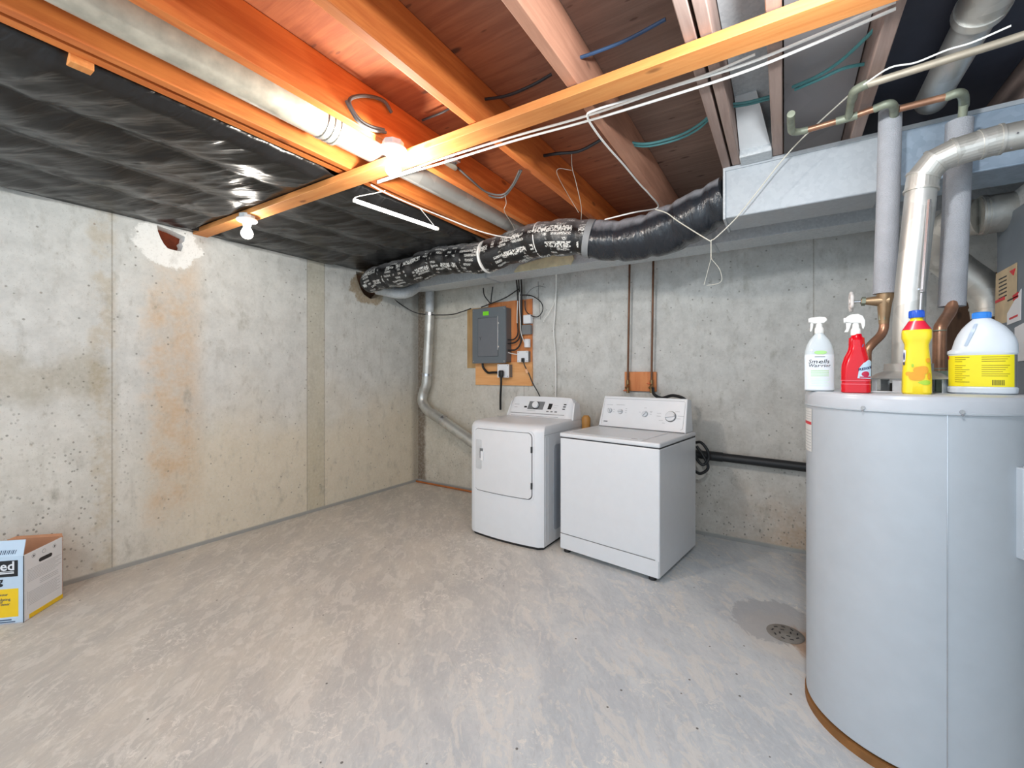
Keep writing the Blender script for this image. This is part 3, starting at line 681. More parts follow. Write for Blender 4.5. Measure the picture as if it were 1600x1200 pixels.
mk('copper_run', tube([E_(1381, 498), E_(1381, 512), E_(1376, 524, 2.19), E_(1362, 538, 2.16), E_(1355, 548, 2.15), E_(1354, 562, 2.14), at(1354, 606, y=2.14)], .0155, 16, 5), M_copper, wv, smooth=True, world=True)
mk('nipple_nut', tube([at(1359, 588, y=2.14), Vector((at(1359, 600, y=2.14).x, 2.14, ZT-.01))], .021, 6), M_patina, wv, world=True)
hp = thing('hot_water_pipe', 'copper pipe with a green-grey union nut between the yellow bottle and the bleach jug', 'pipe', (at(1467, 600, y=2.14).x, 2.14, ZT))
bx_ = at(1467, 600, y=2.14).x
mk('copper_run', tube([E_(1489, 472, 2.24), E_(1484, 488, 2.22), E_(1473, 505, 2.16), E_(1468, 522, 2.14), (bx_, 2.14, 1.20)], .0185, 18, 5), M_copper, hp, smooth=True, world=True)
mk('solder_joint', [tube([(bx_, 2.14, z_), (bx_, 2.14, z_+.004)], .0205, 16) for z_ in (1.262, 1.40)], M_patina, hp, smooth=True, world=True)
mk('union_nut', [tube([(bx_, 2.14, ZT+.045), (bx_, 2.14, ZT+.075)], .033, 6), tube([(bx_, 2.14, ZT-.01), (bx_, 2.14, ZT+.045)], .024, 12)], plain('green_grey_brass', (150, 166, 150), .4, .5, .15), hp, world=True)

# heater flue
vp = thing('vent_pipe', 'silver metal vent pipe rising from the water heater and elbowing right', 'vent pipe', (TC.x, 2.05, ZT))
yv = 2.05
mk('lower_pipe', tube([(3.925, yv, ZT+.085), at(1420, 500, y=yv), at(1423, 440, y=yv)], lambda q: .046-.004*q, 28), M_pipe, vp, smooth=True, world=True)
mk('upper_pipe', tube([at(1422, 456, y=yv), at(1439, 298, y=yv)], .043, 28), M_pipe, vp, smooth=True, world=True)
s0, s1 = at(1441, 456, y=2.0), at(1452, 312, y=2.0)
mk('pipe_seam', [tube([s0, s1], .006, 6), tube([at(1436, 520, y=2.0), at(1440, 458, y=2.0)], .004, 6)], M_chrome, vp, world=True)
EL = [at(1439, 298, y=yv), at(1442, 276, y=yv), at(1462, 252, y=2.04), at(1492, 238, y=2.03), at(1532, 226, y=2.03), at(1562, 218, y=2.03), at(1640, 202, y=2.03)]
mk('elbow', tube(EL[:6], .046, 28, 1), M_alu, vp, smooth=False, world=True)
mk('side_run', tube(EL[5:], .0435, 28, 1), M_alu, vp, smooth=True, world=True)
rings = []
for i in (0, 1, 2, 3, 4, 5):
    d_ = (EL[min(i+1, 6)]-EL[max(i-1, 0)]).normalized(); rings.append(tube([EL[i]-d_*.004, EL[i]+d_*.004], .0485, 28))
mk('crimp_ring', rings, M_alu, vp, smooth=True, world=True)
mk('rivet', [disc_to(at(px_, py_, y=1.984), (0, -1, 0), .003, .003, 8) for px_, py_ in ((1590, 208), (1580, 232), (1435, 452))], M_chrome, vp, world=True)
# big grey flue behind
ff = thing('furnace_flue', 'thick dull silver flue pipe doubling back behind the right foam sleeve', 'flue pipe', tuple(at(1540, 480, y=2.95)))
mk('upper_run', tube([at(1700, 312, y=2.72), at(1528, 338, y=2.72)], .082, 28), M_alu, ff, smooth=True, world=True)
mk('return_elbow', tube([at(1530, 338, y=2.72), at(1500, 346, y=2.76), at(1478, 362, y=2.82), at(1468, 385, y=2.88), at(1475, 408, y=2.92)], .078, 28, 4), M_alu, ff, smooth=True, world=True)
mk('lower_run', tube([at(1473, 402, y=2.92), at(1500, 424, y=2.93), at(1530, 446, y=2.93), at(1546, 466, y=2.93), at(1550, 496, y=2.93)], .072, 24, 3), M_alu, ff, smooth=True, world=True)
mk('crimp_ring', [tube([at(1541, 336, y=2.72), at(1538, 336.5, y=2.72)], .086, 28), tube([at(1534, 337, y=2.72), at(1531, 337.5, y=2.72)], .086, 28), tube([at(1549, 478, y=2.93), at(1549.5, 482, y=2.93)], .076, 24)], M_alu, ff, smooth=True, world=True)
mk('round_duct', [tube([(4.05, 1.2, 2.345), (4.05, 1.85, 2.345)], .062, 28), tube([(4.05, 1.83, 2.345), (4.05, 2.36, 2.345)], .052, 28), tube([(4.05, 1.82, 2.345), (4.05, 1.85, 2.345)], .066, 28)], M_pipe, smooth=True, label='round silver duct between joists above the copper pipes', cat='duct')

# ================================================================= WATER HEATER
R = .295
wh = thing('water_heater', 'tall grey cylindrical water heater with cleaning bottles on its flat top', 'water heater', (TC.x, TC.y, 0))
mk('jacket', lathe([(R-.006, .035), (R, .04), (R, 1.135)], seg=96, capt=False), M_tank, wh, smooth=True)
mk('top_lid', lathe([(R-.004, 1.128), (R+.003, 1.130), (R+.004, ZT-.018), (R+.001, ZT-.012), (R-.002, ZT-.004), (R-.010, ZT), (.01, ZT)], seg=96), plain('grey_lid_enamel', (192, 196, 202), .3, .0, .02), wh, smooth=True)
mk('base_ring', lathe([(R+.004, 0), (R+.004, .030), (R-.02, .033)], seg=64), plain('rusty_brown_base', (138, 92, 44), .7, 0, .2), wh, smooth=True)
sa = math.atan2(at(1480, 800, y=2).y-CAM.y, at(1480, 800, y=2).x-CAM.x)
# where the photo's seam ray meets the jacket
def on_tank(px, rad=R):
    d = Vector((-SN+CS*(px-800)/FPX, CS+SN*(px-800)/FPX)).normalized(); o_ = Vector((CAM.x-TC.x, CAM.y-TC.y))
    b = o_.dot(d); disc = b*b-(o_.dot(o_)-rad*rad)
    p = o_+d*(-b-math.sqrt(max(0, disc))); return math.atan2(p.y, p.x)
def tank_patch(a0, a1, z0, z1, off, n=10):
    V, F = [], []
    for k in range(n+1):
        a = a0+(a1-a0)*k/n
        for z in (z0, z1): V.append(((R+off)*math.cos(a), (R+off)*math.sin(a), z))
    for k in range(n): F.append((2*k, 2*k+2, 2*k+3, 2*k+1))
    return V, F
a = on_tank(1480)
mk('jacket_seam', box(-.0012, .0012, -.0012, .0012, .045, 1.13), M_chrome, wh)
bpy.data.objects[-1] if False else None
o_ = [c for c in wh.children if c.name.startswith('jacket_seam')][0]; o_.location = ((R+.0005)*math.cos(a), (R+.0005)*math.sin(a), 0); o_.rotation_euler.z = a
mk('rim_bead', lathe([(R+.001, 1.124), (R+.005, 1.127), (R+.005, 1.131), (R+.001, 1.134)], seg=96, capb=False, capt=False), M_tank, wh, smooth=True)
for px in (1349, 1503):
    a = on_tank(px, R+.004); c_ = Vector(((R+.002)*math.cos(a), (R+.002)*math.sin(a), 1.136)); mk('lid_screw', [disc_to(c_, (math.cos(a), math.sin(a), 0), .006, .006, 10), disc_to(c_+Vector((0, 0, -.006)), (math.cos(a), math.sin(a), -.5), .003, .009, 8)], M_chrome, wh, smooth=True)
al, ar = on_tank(1258.5) % (2*PI), on_tank(1269) % (2*PI)
mk('rating_label', tank_patch(al-.02, ar, .955, 1.115, .0015), plain('white_label_paper', (226, 226, 222), .5, 0, .02), wh, label='white paper rating label')
lb_ = [c for c in wh.children if c.name.startswith('rating_label')][0]
q = mk('label_print', [tank_patch(al-.018, ar-.01, 1.055, 1.066, .002), ], M_redp, wh)
q.parent = lb_
q = mk('label_print', [tank_patch(al-.018, ar-.015, .965+i*.011, .967+i*.011, .002) for i in range(7)]+[tank_patch(al-.018, ar-.015, 1.075+i*.009, 1.0765+i*.009, .002) for i in range(4)], M_lgrey, wh, under=lb_)
a0, a1 = on_tank(1588), on_tank(1588)+.45
ppan = []
V, F = tank_patch(a0, a1, .72, .98, .018); b = len(V)
V2, _ = tank_patch(a0, a1, .72, .98, -.002); V = V+V2
n = 11
F += [(0, 1, b+1, b), (2*(n-1), b+2*(n-1), b+2*n-1, 2*n-1)]+[(2*k, b+2*k, b+2*k+2, 2*k+2) for k in range(n-1)]+[(2*k+1, 2*k+3, b+2*k+3, b+2*k+1) for k in range(n-1)]
mk('access_cover', (V, F), M_tank, wh, bevel=.004)
# draft hood
dh = thing('draft_hood', 'galvanised draft hood with an open slot under the vent pipe', 'draft hood', (3.925, 2.05, ZT))
mk('hood', lathe([(.105, .045), (.11, .048), (.085, .066), (.066, .074), (.066, .10), (.060, .10)], seg=36, capb=False, capt=False), M_pipe, dh, smooth=True)
mk('hood_leg', [prism([(-.016, 0), (.016, 0), (.016, .05), (-.016, .05)], 0, .003, lambda u_, v_, h, a=a: (math.cos(a)*(.098+h)-math.sin(a)*u_, math.sin(a)*(.098+h)+math.cos(a)*u_, v_)) for a in (-.6, -2.0, -2.9, .8, 2.1)], M_galvd, dh)
mk('flue_collar', lathe([(.05, .0), (.05, .03)], seg=24), M_black, dh, smooth=True)

# ---- cleaning bottles
def trigger(parent, z, s=1.0, style=0, mat=M_wtrig):
    """trigger head, nozzle pointing to local -x"""
    f = lambda u_, v_, h: (u_*s, h*s, z+v_*s)
    if style == 0:
        head = [(-.040, .034), (-.040, .046), (-.036, .052), (.0, .055), (.022, .052), (.030, .044), (.030, .036), (.018, .026), (-.02, .027)]
        lev = [(-.034, .030), (-.022, .030), (-.024, .010), (-.030, -.006), (-.037, -.004), (-.034, .012)]
    else:
        head = [(-.036, .036), (-.034, .052), (-.018, .061), (.008, .062), (.024, .054), (.032, .038), (.032, .020), (.026, .004), (.022, .012), (.018, .028), (.004, .030), (-.014, .030)]
        lev = [(-.034, .032), (-.014, .032), (-.020, .014), (-.026, -.002), (-.040, -.002), (-.032, .012)]
    mk('spray_head', [prism(head, -.012, .012, f)], mat, parent, bevel=.003*s)
    mk('nozzle', tube([(-.050*s+.008, 0, z+.041*s), (-.034*s, 0, z+.041*s)], .010*s, 16), mat, parent, smooth=True)
    mk('trigger_lever', prism(lev, -.007, .007, f), mat, parent, bevel=.002*s)
    mk('collar', lathe([(.016, -.016), (.0185, -.014), (.0175, .006), (.013, .012), (.011, .03)], (0, 0, z), 24), mat, parent, smooth=True)
def facing(p):   # z rotation that turns local -y toward the camera
    return math.atan2(p[1]-CAM.y, p[0]-CAM.x)-PI/2
def cyl_map(rx, ry, e, z0, u_off=0):
    """map label u (metres along the front), v, h onto a superellipse body front"""
    def fn(u_, v_, h):
        a = -PI/2+(u_+u_off)/((rx+ry)/2)
        ca, s_ = math.cos(a), math.sin(a)
        return ((rx+h+.0006)*math.copysign(abs(ca)**(2/e), ca), (ry+h+.0006)*math.copysign(abs(s_)**(2/e), s_), z0+v_)
    return fn
def dense(poly, fn, h=.0002):
    """a flat shape laid on a curved body: grid-clipped into thin vertical strips"""
    us = [p[0] for p in poly]; u0, u1 = min(us), max(us); N = 16; V, F = [], []
    def span(u_):
        ys = []
        for i in range(len(poly)):
            a, b = poly[i], poly[(i+1) % len(poly)]
            if (a[0]-u_)*(b[0]-u_) <= 0 and abs(a[0]-b[0]) > 1e-9: ys.append(a[1]+(b[1]-a[1])*(u_-a[0])/(b[0]-a[0]))
            elif abs(a[0]-u_) < 1e-9: ys.append(a[1])
        return (min(ys), max(ys)) if ys else (0, 0)
    for k in range(N+1):
        u_ = u0+(u1-u0)*k/N; u_ = min(max(u_, u0+1e-6), u1-1e-6); lo, hi = span(u_)
        for q_ in range(4): V.append(fn(u_, lo+(hi-lo)*q_/3, h))
    for k in range(N):
        for q_ in range(3): F.append((4*k+q_, 4*k+4+q_, 4*k+5+q_, 4*k+q_+1))
    return V, F
def rect(u0, u1, v0, v1): return [(u0, v0), (u1, v0), (u1, v1), (u0, v1)]
def ell(cu_, cv, ru, rv, n=20): return [(cu_+ru*math.cos(2*PI*k/n), cv+rv*math.sin(2*PI*k/n)) for k in range(n)]
def on_top(px, py):
    p = at(px, py, z=ZT); return (p.x, p.y, ZT)

# 1 white odour spray
p = Vector(on_top(1280, 611.5)); f_ = facing(p); p += Vector((math.sin(-f_), math.cos(-f_), 0))*.028
b1 = thing('spray_bottle', 'white spray bottle with a green leaf mark and hand-lettered black words', 'spray bottle', tuple(p), f_); b1.scale = (.80, .80, .90)
mk('bottle_body', loft([(0, .050, .026, 0, 0), (.004, .056, .031, 0, 0), (.05, .0565, .032, 0, 0), (.14, .0575, .032, 0, 0), (.165, .055, .031, 0, 0), (.19, .048, .028, 0, 0), (.21, .038, .025, 0, 0), (.225, .026, .021, 0, 0), (.234, .018, .018, 0, 0), (.24, .015, .015, 0, 0)], 44, 2.4), M_clear, b1, smooth=True)
cm = cyl_map(.0575, .0322, 2.4, 0)
lab = mk('front_label', [dense(rect(-.055, .055, .006, .150), cm, .0003)], plain('milky_label_film', (226, 234, 240), .4, 0, .02), b1, smooth=True)
for nm, sh_, m_ in (('leaf_mark', [dense(ell(.004, .158, .016, .0075), cyl_map(.0555, .0315, 2.4, 0), .0008)], M_green),
                    ('lettering', [text('Smells', .023, lambda x, y, z: cm(x-.002, y+.114, z+.0008), shear=.2), text('Warrior', .018, lambda x, y, z: cm(x+.0, y+.099, z+.0008), shear=.2), dense(rect(-.010, .014, .139, .1415), cm, .0009)], M_ink),
                    ('small_print', [dense(rect(-.022, .026, z_, z_+.0022), cm, .0008) for z_ in (.083, .076, .069, .062)], M_green),
                    ('small_print', [dense(rect(-.024+.004*(i % 2), .030-.004*(i % 3), z_, z_+.0012), cm, .0008) for i, z_ in enumerate((.05, .044, .037, .030, .022))], M_pgreen)):
    q = mk(nm, sh_, m_, b1, under=lab)
trigger(b1, .252, .98, 0)
# 2 red cleaner
p = Vector(on_top(1337, 614.5)); f_ = facing(p); p += Vector((math.sin(-f_), math.cos(-f_), 0))*.028
b2 = thing('spray_bottle', 'red spray bottle with a slanted blue and white label', 'spray bottle', tuple(p), f_); b2.scale = (.75, .75, .91)
mk('bottle_body', loft([(0, .046, .026, 0, 0, 3), (.004, .053, .031, 0, 0, 3), (.03, .053, .031, 0, 0, 3), (.035, .0515, .030, 0, 0, 3), (.043, .0515, .030, 0, 0, 3), (.047, .053, .031, 0, 0, 3), (.08, .053, .031, 0, 0, 2.8), (.105, .051, .030, 0, 0, 2.6), (.13, .044, .028, .001, 0, 2.4), (.155, .034, .026, .004, 0, 2.2), (.17, .030, .024, .004, 0), (.19, .029, .024, .003, 0), (.203, .028, .023, .003, 0), (.207, .021, .021, .003, 0), (.218, .018, .018, .003, 0)], 44), M_redliq, b2, smooth=True)
cm2 = cyl_map(.053, .031, 2.8, 0)
mk('moulded_band_gleam', [dense(rect(-.058, .058, z_, z_+.0025), cm2, .0006) for z_ in (.032, .045)], plain('pink_highlight_plastic', (236, 96, 110), .3), b2)  # pink strips paint a highlight along the bottle's moulded band
lab = mk('side_label', [dense([(.002, .055), (.054, .052), (.056, .115), (.034, .122), (.014, .108), (.004, .09)], cm2, .001)], plain('pale_blue_label', (190, 214, 232), .4, 0, .05), b2)
q = mk('lettering', [text('RESOLVE', .0125, lambda x, y, z: cm2(x+.028, y+.087+.2*x, z+.0015), bold=.0004)], plain('navy_print', (30, 40, 84), .4), b2, under=lab)
q = mk('label_patch', [dense(ell(.024, .070, .014, .010), cm2, .0014), dense(rect(.006, .048, .056, .061), cm2, .0014)], plain('crimson_patch', (190, 26, 66), .4), b2, under=lab)
mk('neck_label', [dense(ell(.023, .166, .007, .014), cyl_map(.030, .0245, 2.2, 0, .004), .001)], plain('navy_white_label', (96, 110, 160), .4, 0, .3), b2)
trigger(b2, .228, 1.02, 1)
# 3 yellow citrus cleaner
p = Vector(on_top(1432, 616.2)); f_ = facing(p); p += Vector((math.sin(-f_), math.cos(-f_), 0))*.030
b3 = thing('cleaner_bottle', 'yellow cleaner bottle with citrus pictures and a dark blue cap', 'bottle', tuple(p), f_+.1); b3.scale = (.70, .74, .93)
mk('bottle_body', loft([(0, .046, .030, 0, 0, 3), (.005, .051, .034, 0, 0, 3), (.06, .050, .033, 0, 0, 3), (.11, .046, .031, 0, 0, 3), (.15, .042, .030, 0, 0, 3), (.17, .041, .029, 0, 0, 3), (.182, .046, .032, 0, 0, 3), (.192, .051, .034, 0, 0, 3.4), (.214, .051, .034, 0, 0, 3.4), (.220, .049, .033, 0, 0, 3), (.250, .027, .023, 0, 0, 2.2), (.256, .022, .020, 0, 0, 2), (.262, .020, .020, 0, 0, 2)], 44), M_yelb, b3, smooth=True)
mk('shoulder_label', [loft([(.2205, .0497, .0337, 0, 0, 3), (.2505, .0277, .0237, 0, 0, 2.2)], 44, cap=False)], plain('crimson_shoulder', (222, 40, 66), .3, 0, .05), b3, smooth=True)
cm3 = cyl_map(.048, .033, 3, 0)
mk('fruit_picture', [dense(ell(.010, .082, .017, .014), cm3, .0018), dense(ell(-.003, .062, .017, .015), cm3, .0022), dense(ell(.030, .062, .008, .012), cm3, .002), dense(ell(-.02, .070, .012, .007), cm3, .0024), dense(ell(.026, .115, .009, .008), cm3, .0016)], M_orange, b3)
mk('leaf_picture', [dense(ell(.018, .040, .018, .008), cm3, .002), dense(ell(-.008, .098, .003, .006), cm3, .002)], plain('lime_print', (176, 214, 60), .4), b3)
mk('brand_panel', [dense([(-.050, .11), (-.034, .112), (-.030, .150), (-.046, .155)], cyl_map(.046, .032, 3, 0), .0018)], M_cardw, b3)
mk('brand_mark', [dense(ell(-.040, .13, .005, .014), cyl_map(.046, .032, 3, 0), .0026), dense(ell(-.040, .105, .005, .006), cyl_map(.047, .032, 3, 0), .0026)], plain('navy_mark', (40, 50, 110), .4), b3)
mk('cap', [lathe([(.0255, .0), (.0265, .002), (.0265, .022), (.024, .025)], (0, 0, .262), 28)]+[box(.0262*math.cos(a)-.001, .0262*math.cos(a)+.001, .0262*math.sin(a)-.001, .0262*math.sin(a)+.001, .264, .283) for a in [2*PI*k/28 for k in range(28)]], M_bluecap, b3, smooth=True)
# 4 bleach jug
p = Vector(on_top(1541, 616.4)); f_ = facing(p); p += Vector((math.sin(-f_), math.cos(-f_), 0))*.058
p += Vector((-.012, -.006, 0)); b4 = thing('bleach_jug', 'large white jug with a yellow back label, barcode and light blue cap', 'jug', tuple(p), f_); b4.scale = (.685, .72, .97)
SB = [(0, .100, .060, 0, 0), (.005, .112, .068, 0, 0), (.02, .114, .070, 0, 0), (.024, .110, .067, 0, 0), (.130, .110, .067, 0, 0), (.134, .114, .070, 0, 0), (.143, .113, .070, .0, 0), (.150, .106, .069, .007, 0), (.165, .103, .068, .009, 0), (.18, .098, .066, .009, 0), (.20, .087, .062, .008, 0), (.22, .070, .055, .006, 0), (.235, .052, .045, .004, 0), (.245, .037, .035, .002, 0), (.252, .026, .026, 0, 0)]
mk('jug_body', loft([s+(2.6 if s[0] < .19 else 2.1,) for s in SB], 56), M_jug, b4, smooth=True)
cm4 = cyl_map(.110, .0672, 2.6, 0)
lab = mk('back_label', [dense(rect(-.118, .092, .025, .128), cm4, .0006)], M_yel2, b4, smooth=True)
mk('side_label', [dense(rect(.092, .118, .025, .128), cm4, .0006)], M_grey, b4, smooth=True)
tx = []
for i in range(13):
    z_ = .122-i*.0068
    if i in (3, ): continue
    tx.append(dense(rect(-.070, -.022-.010*(i % 3), z_-.0018, z_), cm4, .0010))
    if i < 10: tx.append(dense(rect(.000, .070-.008*(i % 4), z_-.0018, z_), cm4, .0010))
q = mk('small_print', tx, plain('brown_small_print', (150, 128, 20), .5), b4, under=lab)
q = mk('barcode', [dense(rect(.018+.0021*i, .018+.0021*i+(.0009 if i % 3 else .0014), .030, .047), cm4, .001) for i in range(16)], M_ink, b4, under=lab)
q = mk('red_tab', [dense(rect(-.118, -.106, .116, .126), cm4, .0011)], M_redp, b4, under=lab)
# handle recess on the front, its shade painted as a bluish patch
def sh_map(u_, v_, h):
    z_ = v_
    for i in range(len(SB)-1):
        if SB[i][0] <= z_ <= SB[i+1][0]:
            t_ = (z_-SB[i][0])/(SB[i+1][0]-SB[i][0]); ry_ = SB[i][2]*(1-t_)+SB[i+1][2]*t_; break
    else: ry_ = .03
    return (u_, -ry_*(1-min(.98, abs(u_)/.11)**2.3)**.45-h, z_)
mk('handle_recess_shade', [dense([(-.055, .160), (-.046, .157), (-.018, .215), (-.012, .232), (-.022, .232), (-.036, .205)], sh_map, .0015)], plain('shaded_grip_blue', (176, 194, 214), .35, 0, .02), b4)
mk('cap', [lathe([(.030, 0), (.031, .002), (.031, .018), (.028, .021)], (0, 0, .250), 32)]+[box(.0308*math.cos(a)-.001, .0308*math.cos(a)+.001, .0308*math.sin(a)-.001, .0308*math.sin(a)+.001, .252, .268) for a in [2*PI*k/32 for k in range(32)]], M_sky, b4, smooth=True)
# cloth scraps on the tank top
mk('paper_scrap', prism([(0, 0), (.05, .005), (.075, .02), (.05, .035), (.01, .03)], 0, .003, lambda u_, v_, h: (3.80+u_, 1.905+v_, ZT+.001+h)), M_cardw, label='crumpled white paper scrap beside the draft hood', cat='paper')

# ================================================================= FURNACE SIDE
fc = thing('furnace_cabinet', 'grey-blue furnace cabinet edge with stickers at the far right', 'furnace', (4.7, 2.7, 0))
XF = 4.36
mk('cabinet', box(XF, 4.95, 2.15, 2.80, 0, 1.93), plain('furnace_enamel', (120, 130, 140), .45, .2, .05), fc, bevel=.005, world=True)
mk('plenum', box(XF+.02, 4.93, 2.17, 2.78, 1.93, 2.025), M_galvd, fc, world=True)
def side(poly, h): return prism([(at(px_, py_, x=XF).y, at(px_, py_, x=XF).z) for px_, py_ in poly], 0, h, lambda u_, v_, k: (XF-.001-k, u_, v_))
mk('wood_grain_sticker', side([(1557, 428), (1590, 410), (1589, 500), (1555, 508)], .001), plain('tan_sticker', (206, 184, 148), .5, 0, .12), fc, world=True, label='tan sticker with dark print')
mk('white_sticker', side([(1575, 490), (1597, 451), (1596, 500), (1575, 508)], .002), M_cardw, fc, world=True)
mk('red_sticker_print', [side([(1579, 424), (1588, 419), (1585, 430)], .003), side([(1557, 470), (1571, 463), (1571, 468), (1557, 474)], .003), side([(1584, 462), (1592, 456), (1593, 464), (1585, 470)], .003), side([(1579, 497), (1592, 491), (1592, 494), (1579, 500)], .003)], M_redp, fc, world=True)
mk('black_sticker_print', [side([(1576, 469), (1593, 461), (1593, 463), (1576, 471)], .003)]+[side([(1562, 436+i*6), (1574, 430+i*6), (1574, 432+i*6), (1562, 438+i*6)], .002) for i in range(6)], M_ink, fc, world=True)
mk('white_side_panel', side([(1588, 512), (1640, 484), (1640, 560), (1588, 565)], .004), M_cardw, fc, world=True)
mk('wall_board', box(at(1478, 500, y=3.42).x, 5.6, 3.40, 3.44, 0, 1.80), M_brown, bevel=.002, label='dark brown board standing behind the copper pipe and furnace', cat='board')

# ================================================================= BACK WALL ITEMS
YW = BW
def wbox(px0, py0, px1, py1, d0, d1):
    """box on the back wall from two photo corners, d0..d1 out from the wall"""
    a, b = at(px0, py0, y=YW-d1), at(px1, py1, y=YW-d1)
    return box(min(a.x, b.x), max(a.x, b.x), YW-d1, YW-d0, min(a.z, b.z), max(a.z, b.z))
mk('backing_board', wbox(763, 474, 831, 571, 0, .018), M_ply, bevel=.001, label='upper orange plywood board behind the breaker panel and outlets', cat='board')
mk('backing_board', wbox(743, 567, 831, 603, 0, .022), M_ply2, bevel=.001, label='lower pale orange plywood board under the breaker panel', cat='board')
mk('backing_board', wbox(730, 483, 762, 575, 0, .012), M_tanb, bevel=.001, label='tan board showing along the left edge of the breaker panel', cat='board')
pa = at(738, 568, y=YW-.12); pb_ = at(790, 478, y=YW-.12)
ep = thing('breaker_panel', 'grey electrical breaker panel with a bright green sticker', 'breaker panel', (pa.x, YW-.02, pa.z))
pw, ph = pb_.x-pa.x, pb_.z-pa.z
mk('enclosure', box(.012, pw+.002, -.09, 0, .012, ph-.012), M_panel, ep, bevel=.003)
mk('cover', box(0, pw, -.10, -.09, 0, ph), M_panel, ep, bevel=.003)
mk('door_gap', box(.072, pw-.087, -.1015, -.099, .067, ph-.097), M_dark, ep)
d_ = mk('door', box(.075, pw-.09, -.104, -.099, .07, ph-.10), plain('panel_door_enamel', (110, 114, 120), .4, .1, .02), ep, bevel=.002)
q = mk('latch_strip', box(pw-.092, pw-.084, -.107, -.10, .13, ph-.09), M_chrome, ep, bevel=.001, under=d_)
q = mk('door_mark', text('Y', .05, lambda x, y, z: (.105+x, -.1045-z, ph*.42+y)), plain('dark_mark', (70, 74, 78), .5), ep, under=d_)
mk('latch', [box(pw-.085, pw-.072, -.110, -.10, .15, .17), box(pw-.085, pw-.072, -.110, -.10, ph-.17, ph-.15)], M_chrome, ep, bevel=.001)
mk('green_sticker', box(.135, .205, -.1025, -.0995, ph-.075, ph-.035), plain('lime_sticker', (128, 226, 40), .5, 0, .03), ep)
mk('cover_screw', [disc_to((x_, -.10, z_), (0, -1, 0), .006, .003, 10) for x_ in (.015, pw-.015) for z_ in (.02, ph-.02)], M_chrome, ep, smooth=True)
def outlet(name, px0, py0, px1, py1, depth, label, plate=M_cardw, side_mat=M_grey):
    a, b = at(px0, py1, y=YW-depth), at(px1, py0, y=YW-depth); W_, H_ = b.x-a.x, b.z-a.z
    th = thing(name, label, 'electrical box', (a.x, YW-.02, a.z))
    mk('box_body', box(.004, W_-.002, -depth+.03, 0, .004, H_-.004), side_mat, th, bevel=.002)
    mk('face_plate', box(0, W_, -depth+.02, -depth+.03, 0, H_), plate, th, bevel=.002)
    mk('plate_screw', [disc_to((x_, -depth+.02, z_), (0, -1, 0), .004, .002, 8) for x_ in (.012, W_-.012) for z_ in (.012, H_-.012)], M_grey, th)
    return th
outlet('outlet_box', 777, 569, 795, 590, .09, 'square grey-white outlet box with the thick dryer plug in it')
outlet('outlet_box', 808, 548, 825, 566, .07, 'square white outlet box with a small black plug and cord')
outlet('switch_box', 815, 507, 829, 523, .06, 'small grey metal switch box to the right of the breaker panel', M_grey)
mk('transformer', wbox(817, 492, 829, 505, .02, .07), M_cardw, bevel=.008, label='small white block transformer above the grey switch box', cat='transformer')
mk('doorbell_transformer', lathe([(.026, 0), (.03, .004), (.03, .075), (.026, .08)], tuple(at(824, 543, y=YW-.06)), 20), M_cardw, smooth=True, label='rounded white transformer hanging below the grey switch box', cat='transformer')
Q = lambda x, y, d=.05: at(x, y, y=YW-d)
pl = thing('dryer_power_cord', 'thick black dryer plug and cord dropping behind the dryer', 'power cord', tuple(Q(783, 590, .12)))
mk('plug', loft([(0, .016, .014, 0, 0, 3), (.02, .026, .018, 0, 0, 3), (.06, .026, .018, 0, 0, 3), (.07, .018, .014, 0, 0, 3)], 20), M_black, pl, smooth=True)
mk('cord', tube([Q(783, 588, .12), Q(783, 600, .11), Q(782, 620, .08), Q(782, 640, .05)], .011, 10, 4), M_black, pl, smooth=True, world=True)
pl = thing('power_cord', 'thin black power cord with an orange tag running down behind the dryer', 'power cord', tuple(Q(817, 565, .08)))
mk('plug', box(-.014, .014, -.012, .012, -.004, .034), M_black, pl, bevel=.004)
mk('cord', tube([Q(817, 562, .085), Q(820, 572, .085), Q(826, 583, .07), Q(832, 598, .06), Q(841, 614, .05), Q(848, 630, .05)], .0055, 8, 5), M_black, pl, smooth=True, world=True)
mk('paper_tag', box(-.012, .012, -.004, .004, -.02, .02), plain('peach_tag', (244, 190, 150), .6), pl, bevel=.002)
tg = [c for c in pl.children if c.name.startswith('paper_tag')][0]; tg.location = Q(823, 580, .09)-pl.location; tg.rotation_euler = (0, -.5, 0)
def bundle(name, label, runs, mat, r, cat='cable'):
    mk(name, [tube([Q(*p) for p in run], r, 8, 5) for run in runs], mat, label=label, cat=cat)
bundle('black_conduit', 'short black cable curving from the panel bottom to the dryer outlet', [[(754, 566, .06), (755, 574, .06), (762, 582, .06), (770, 582, .06), (778, 582, .06)]], M_black, .012)
bundle('black_cable', 'first black cable bending into the right side of the breaker panel', [[(806, 430, .25), (808, 450, .1), (809, 470, .05), (809, 505, .04), (809, 522, .05), (803, 530, .07), (793, 531, .08)]], M_bcable, .007)
bundle('black_cable', 'second black cable bending into the panel side below the first', [[(810, 430, .25), (811, 450, .1), (812, 470, .05), (813, 505, .04), (812, 526, .05), (805, 535, .07), (793, 537, .08)]], M_bcable, .007)
bundle('black_cable', 'lowest black cable bending into the panel side', [[(814, 430, .25), (815, 450, .1), (815, 470, .05), (815, 510, .04), (814, 534, .05), (806, 546, .07), (793, 547, .08)]], M_bcable, .008)
bundle('white_cable', 'white cable between the panel and the small outlet box', [[(809, 470, .065), (808, 490, .065), (808, 505, .065)], [(791, 550, .08), (798, 552, .07), (808, 554, .06)]], M_wcable, .0045)
bundle('grey_cable', 'light grey cable running down beside the black cables to the transformers', [[(812, 445, .08), (812, 480, .065), (813, 500, .065), (814, 520, .065), (820, 537, .065)]], M_wcable, .004)
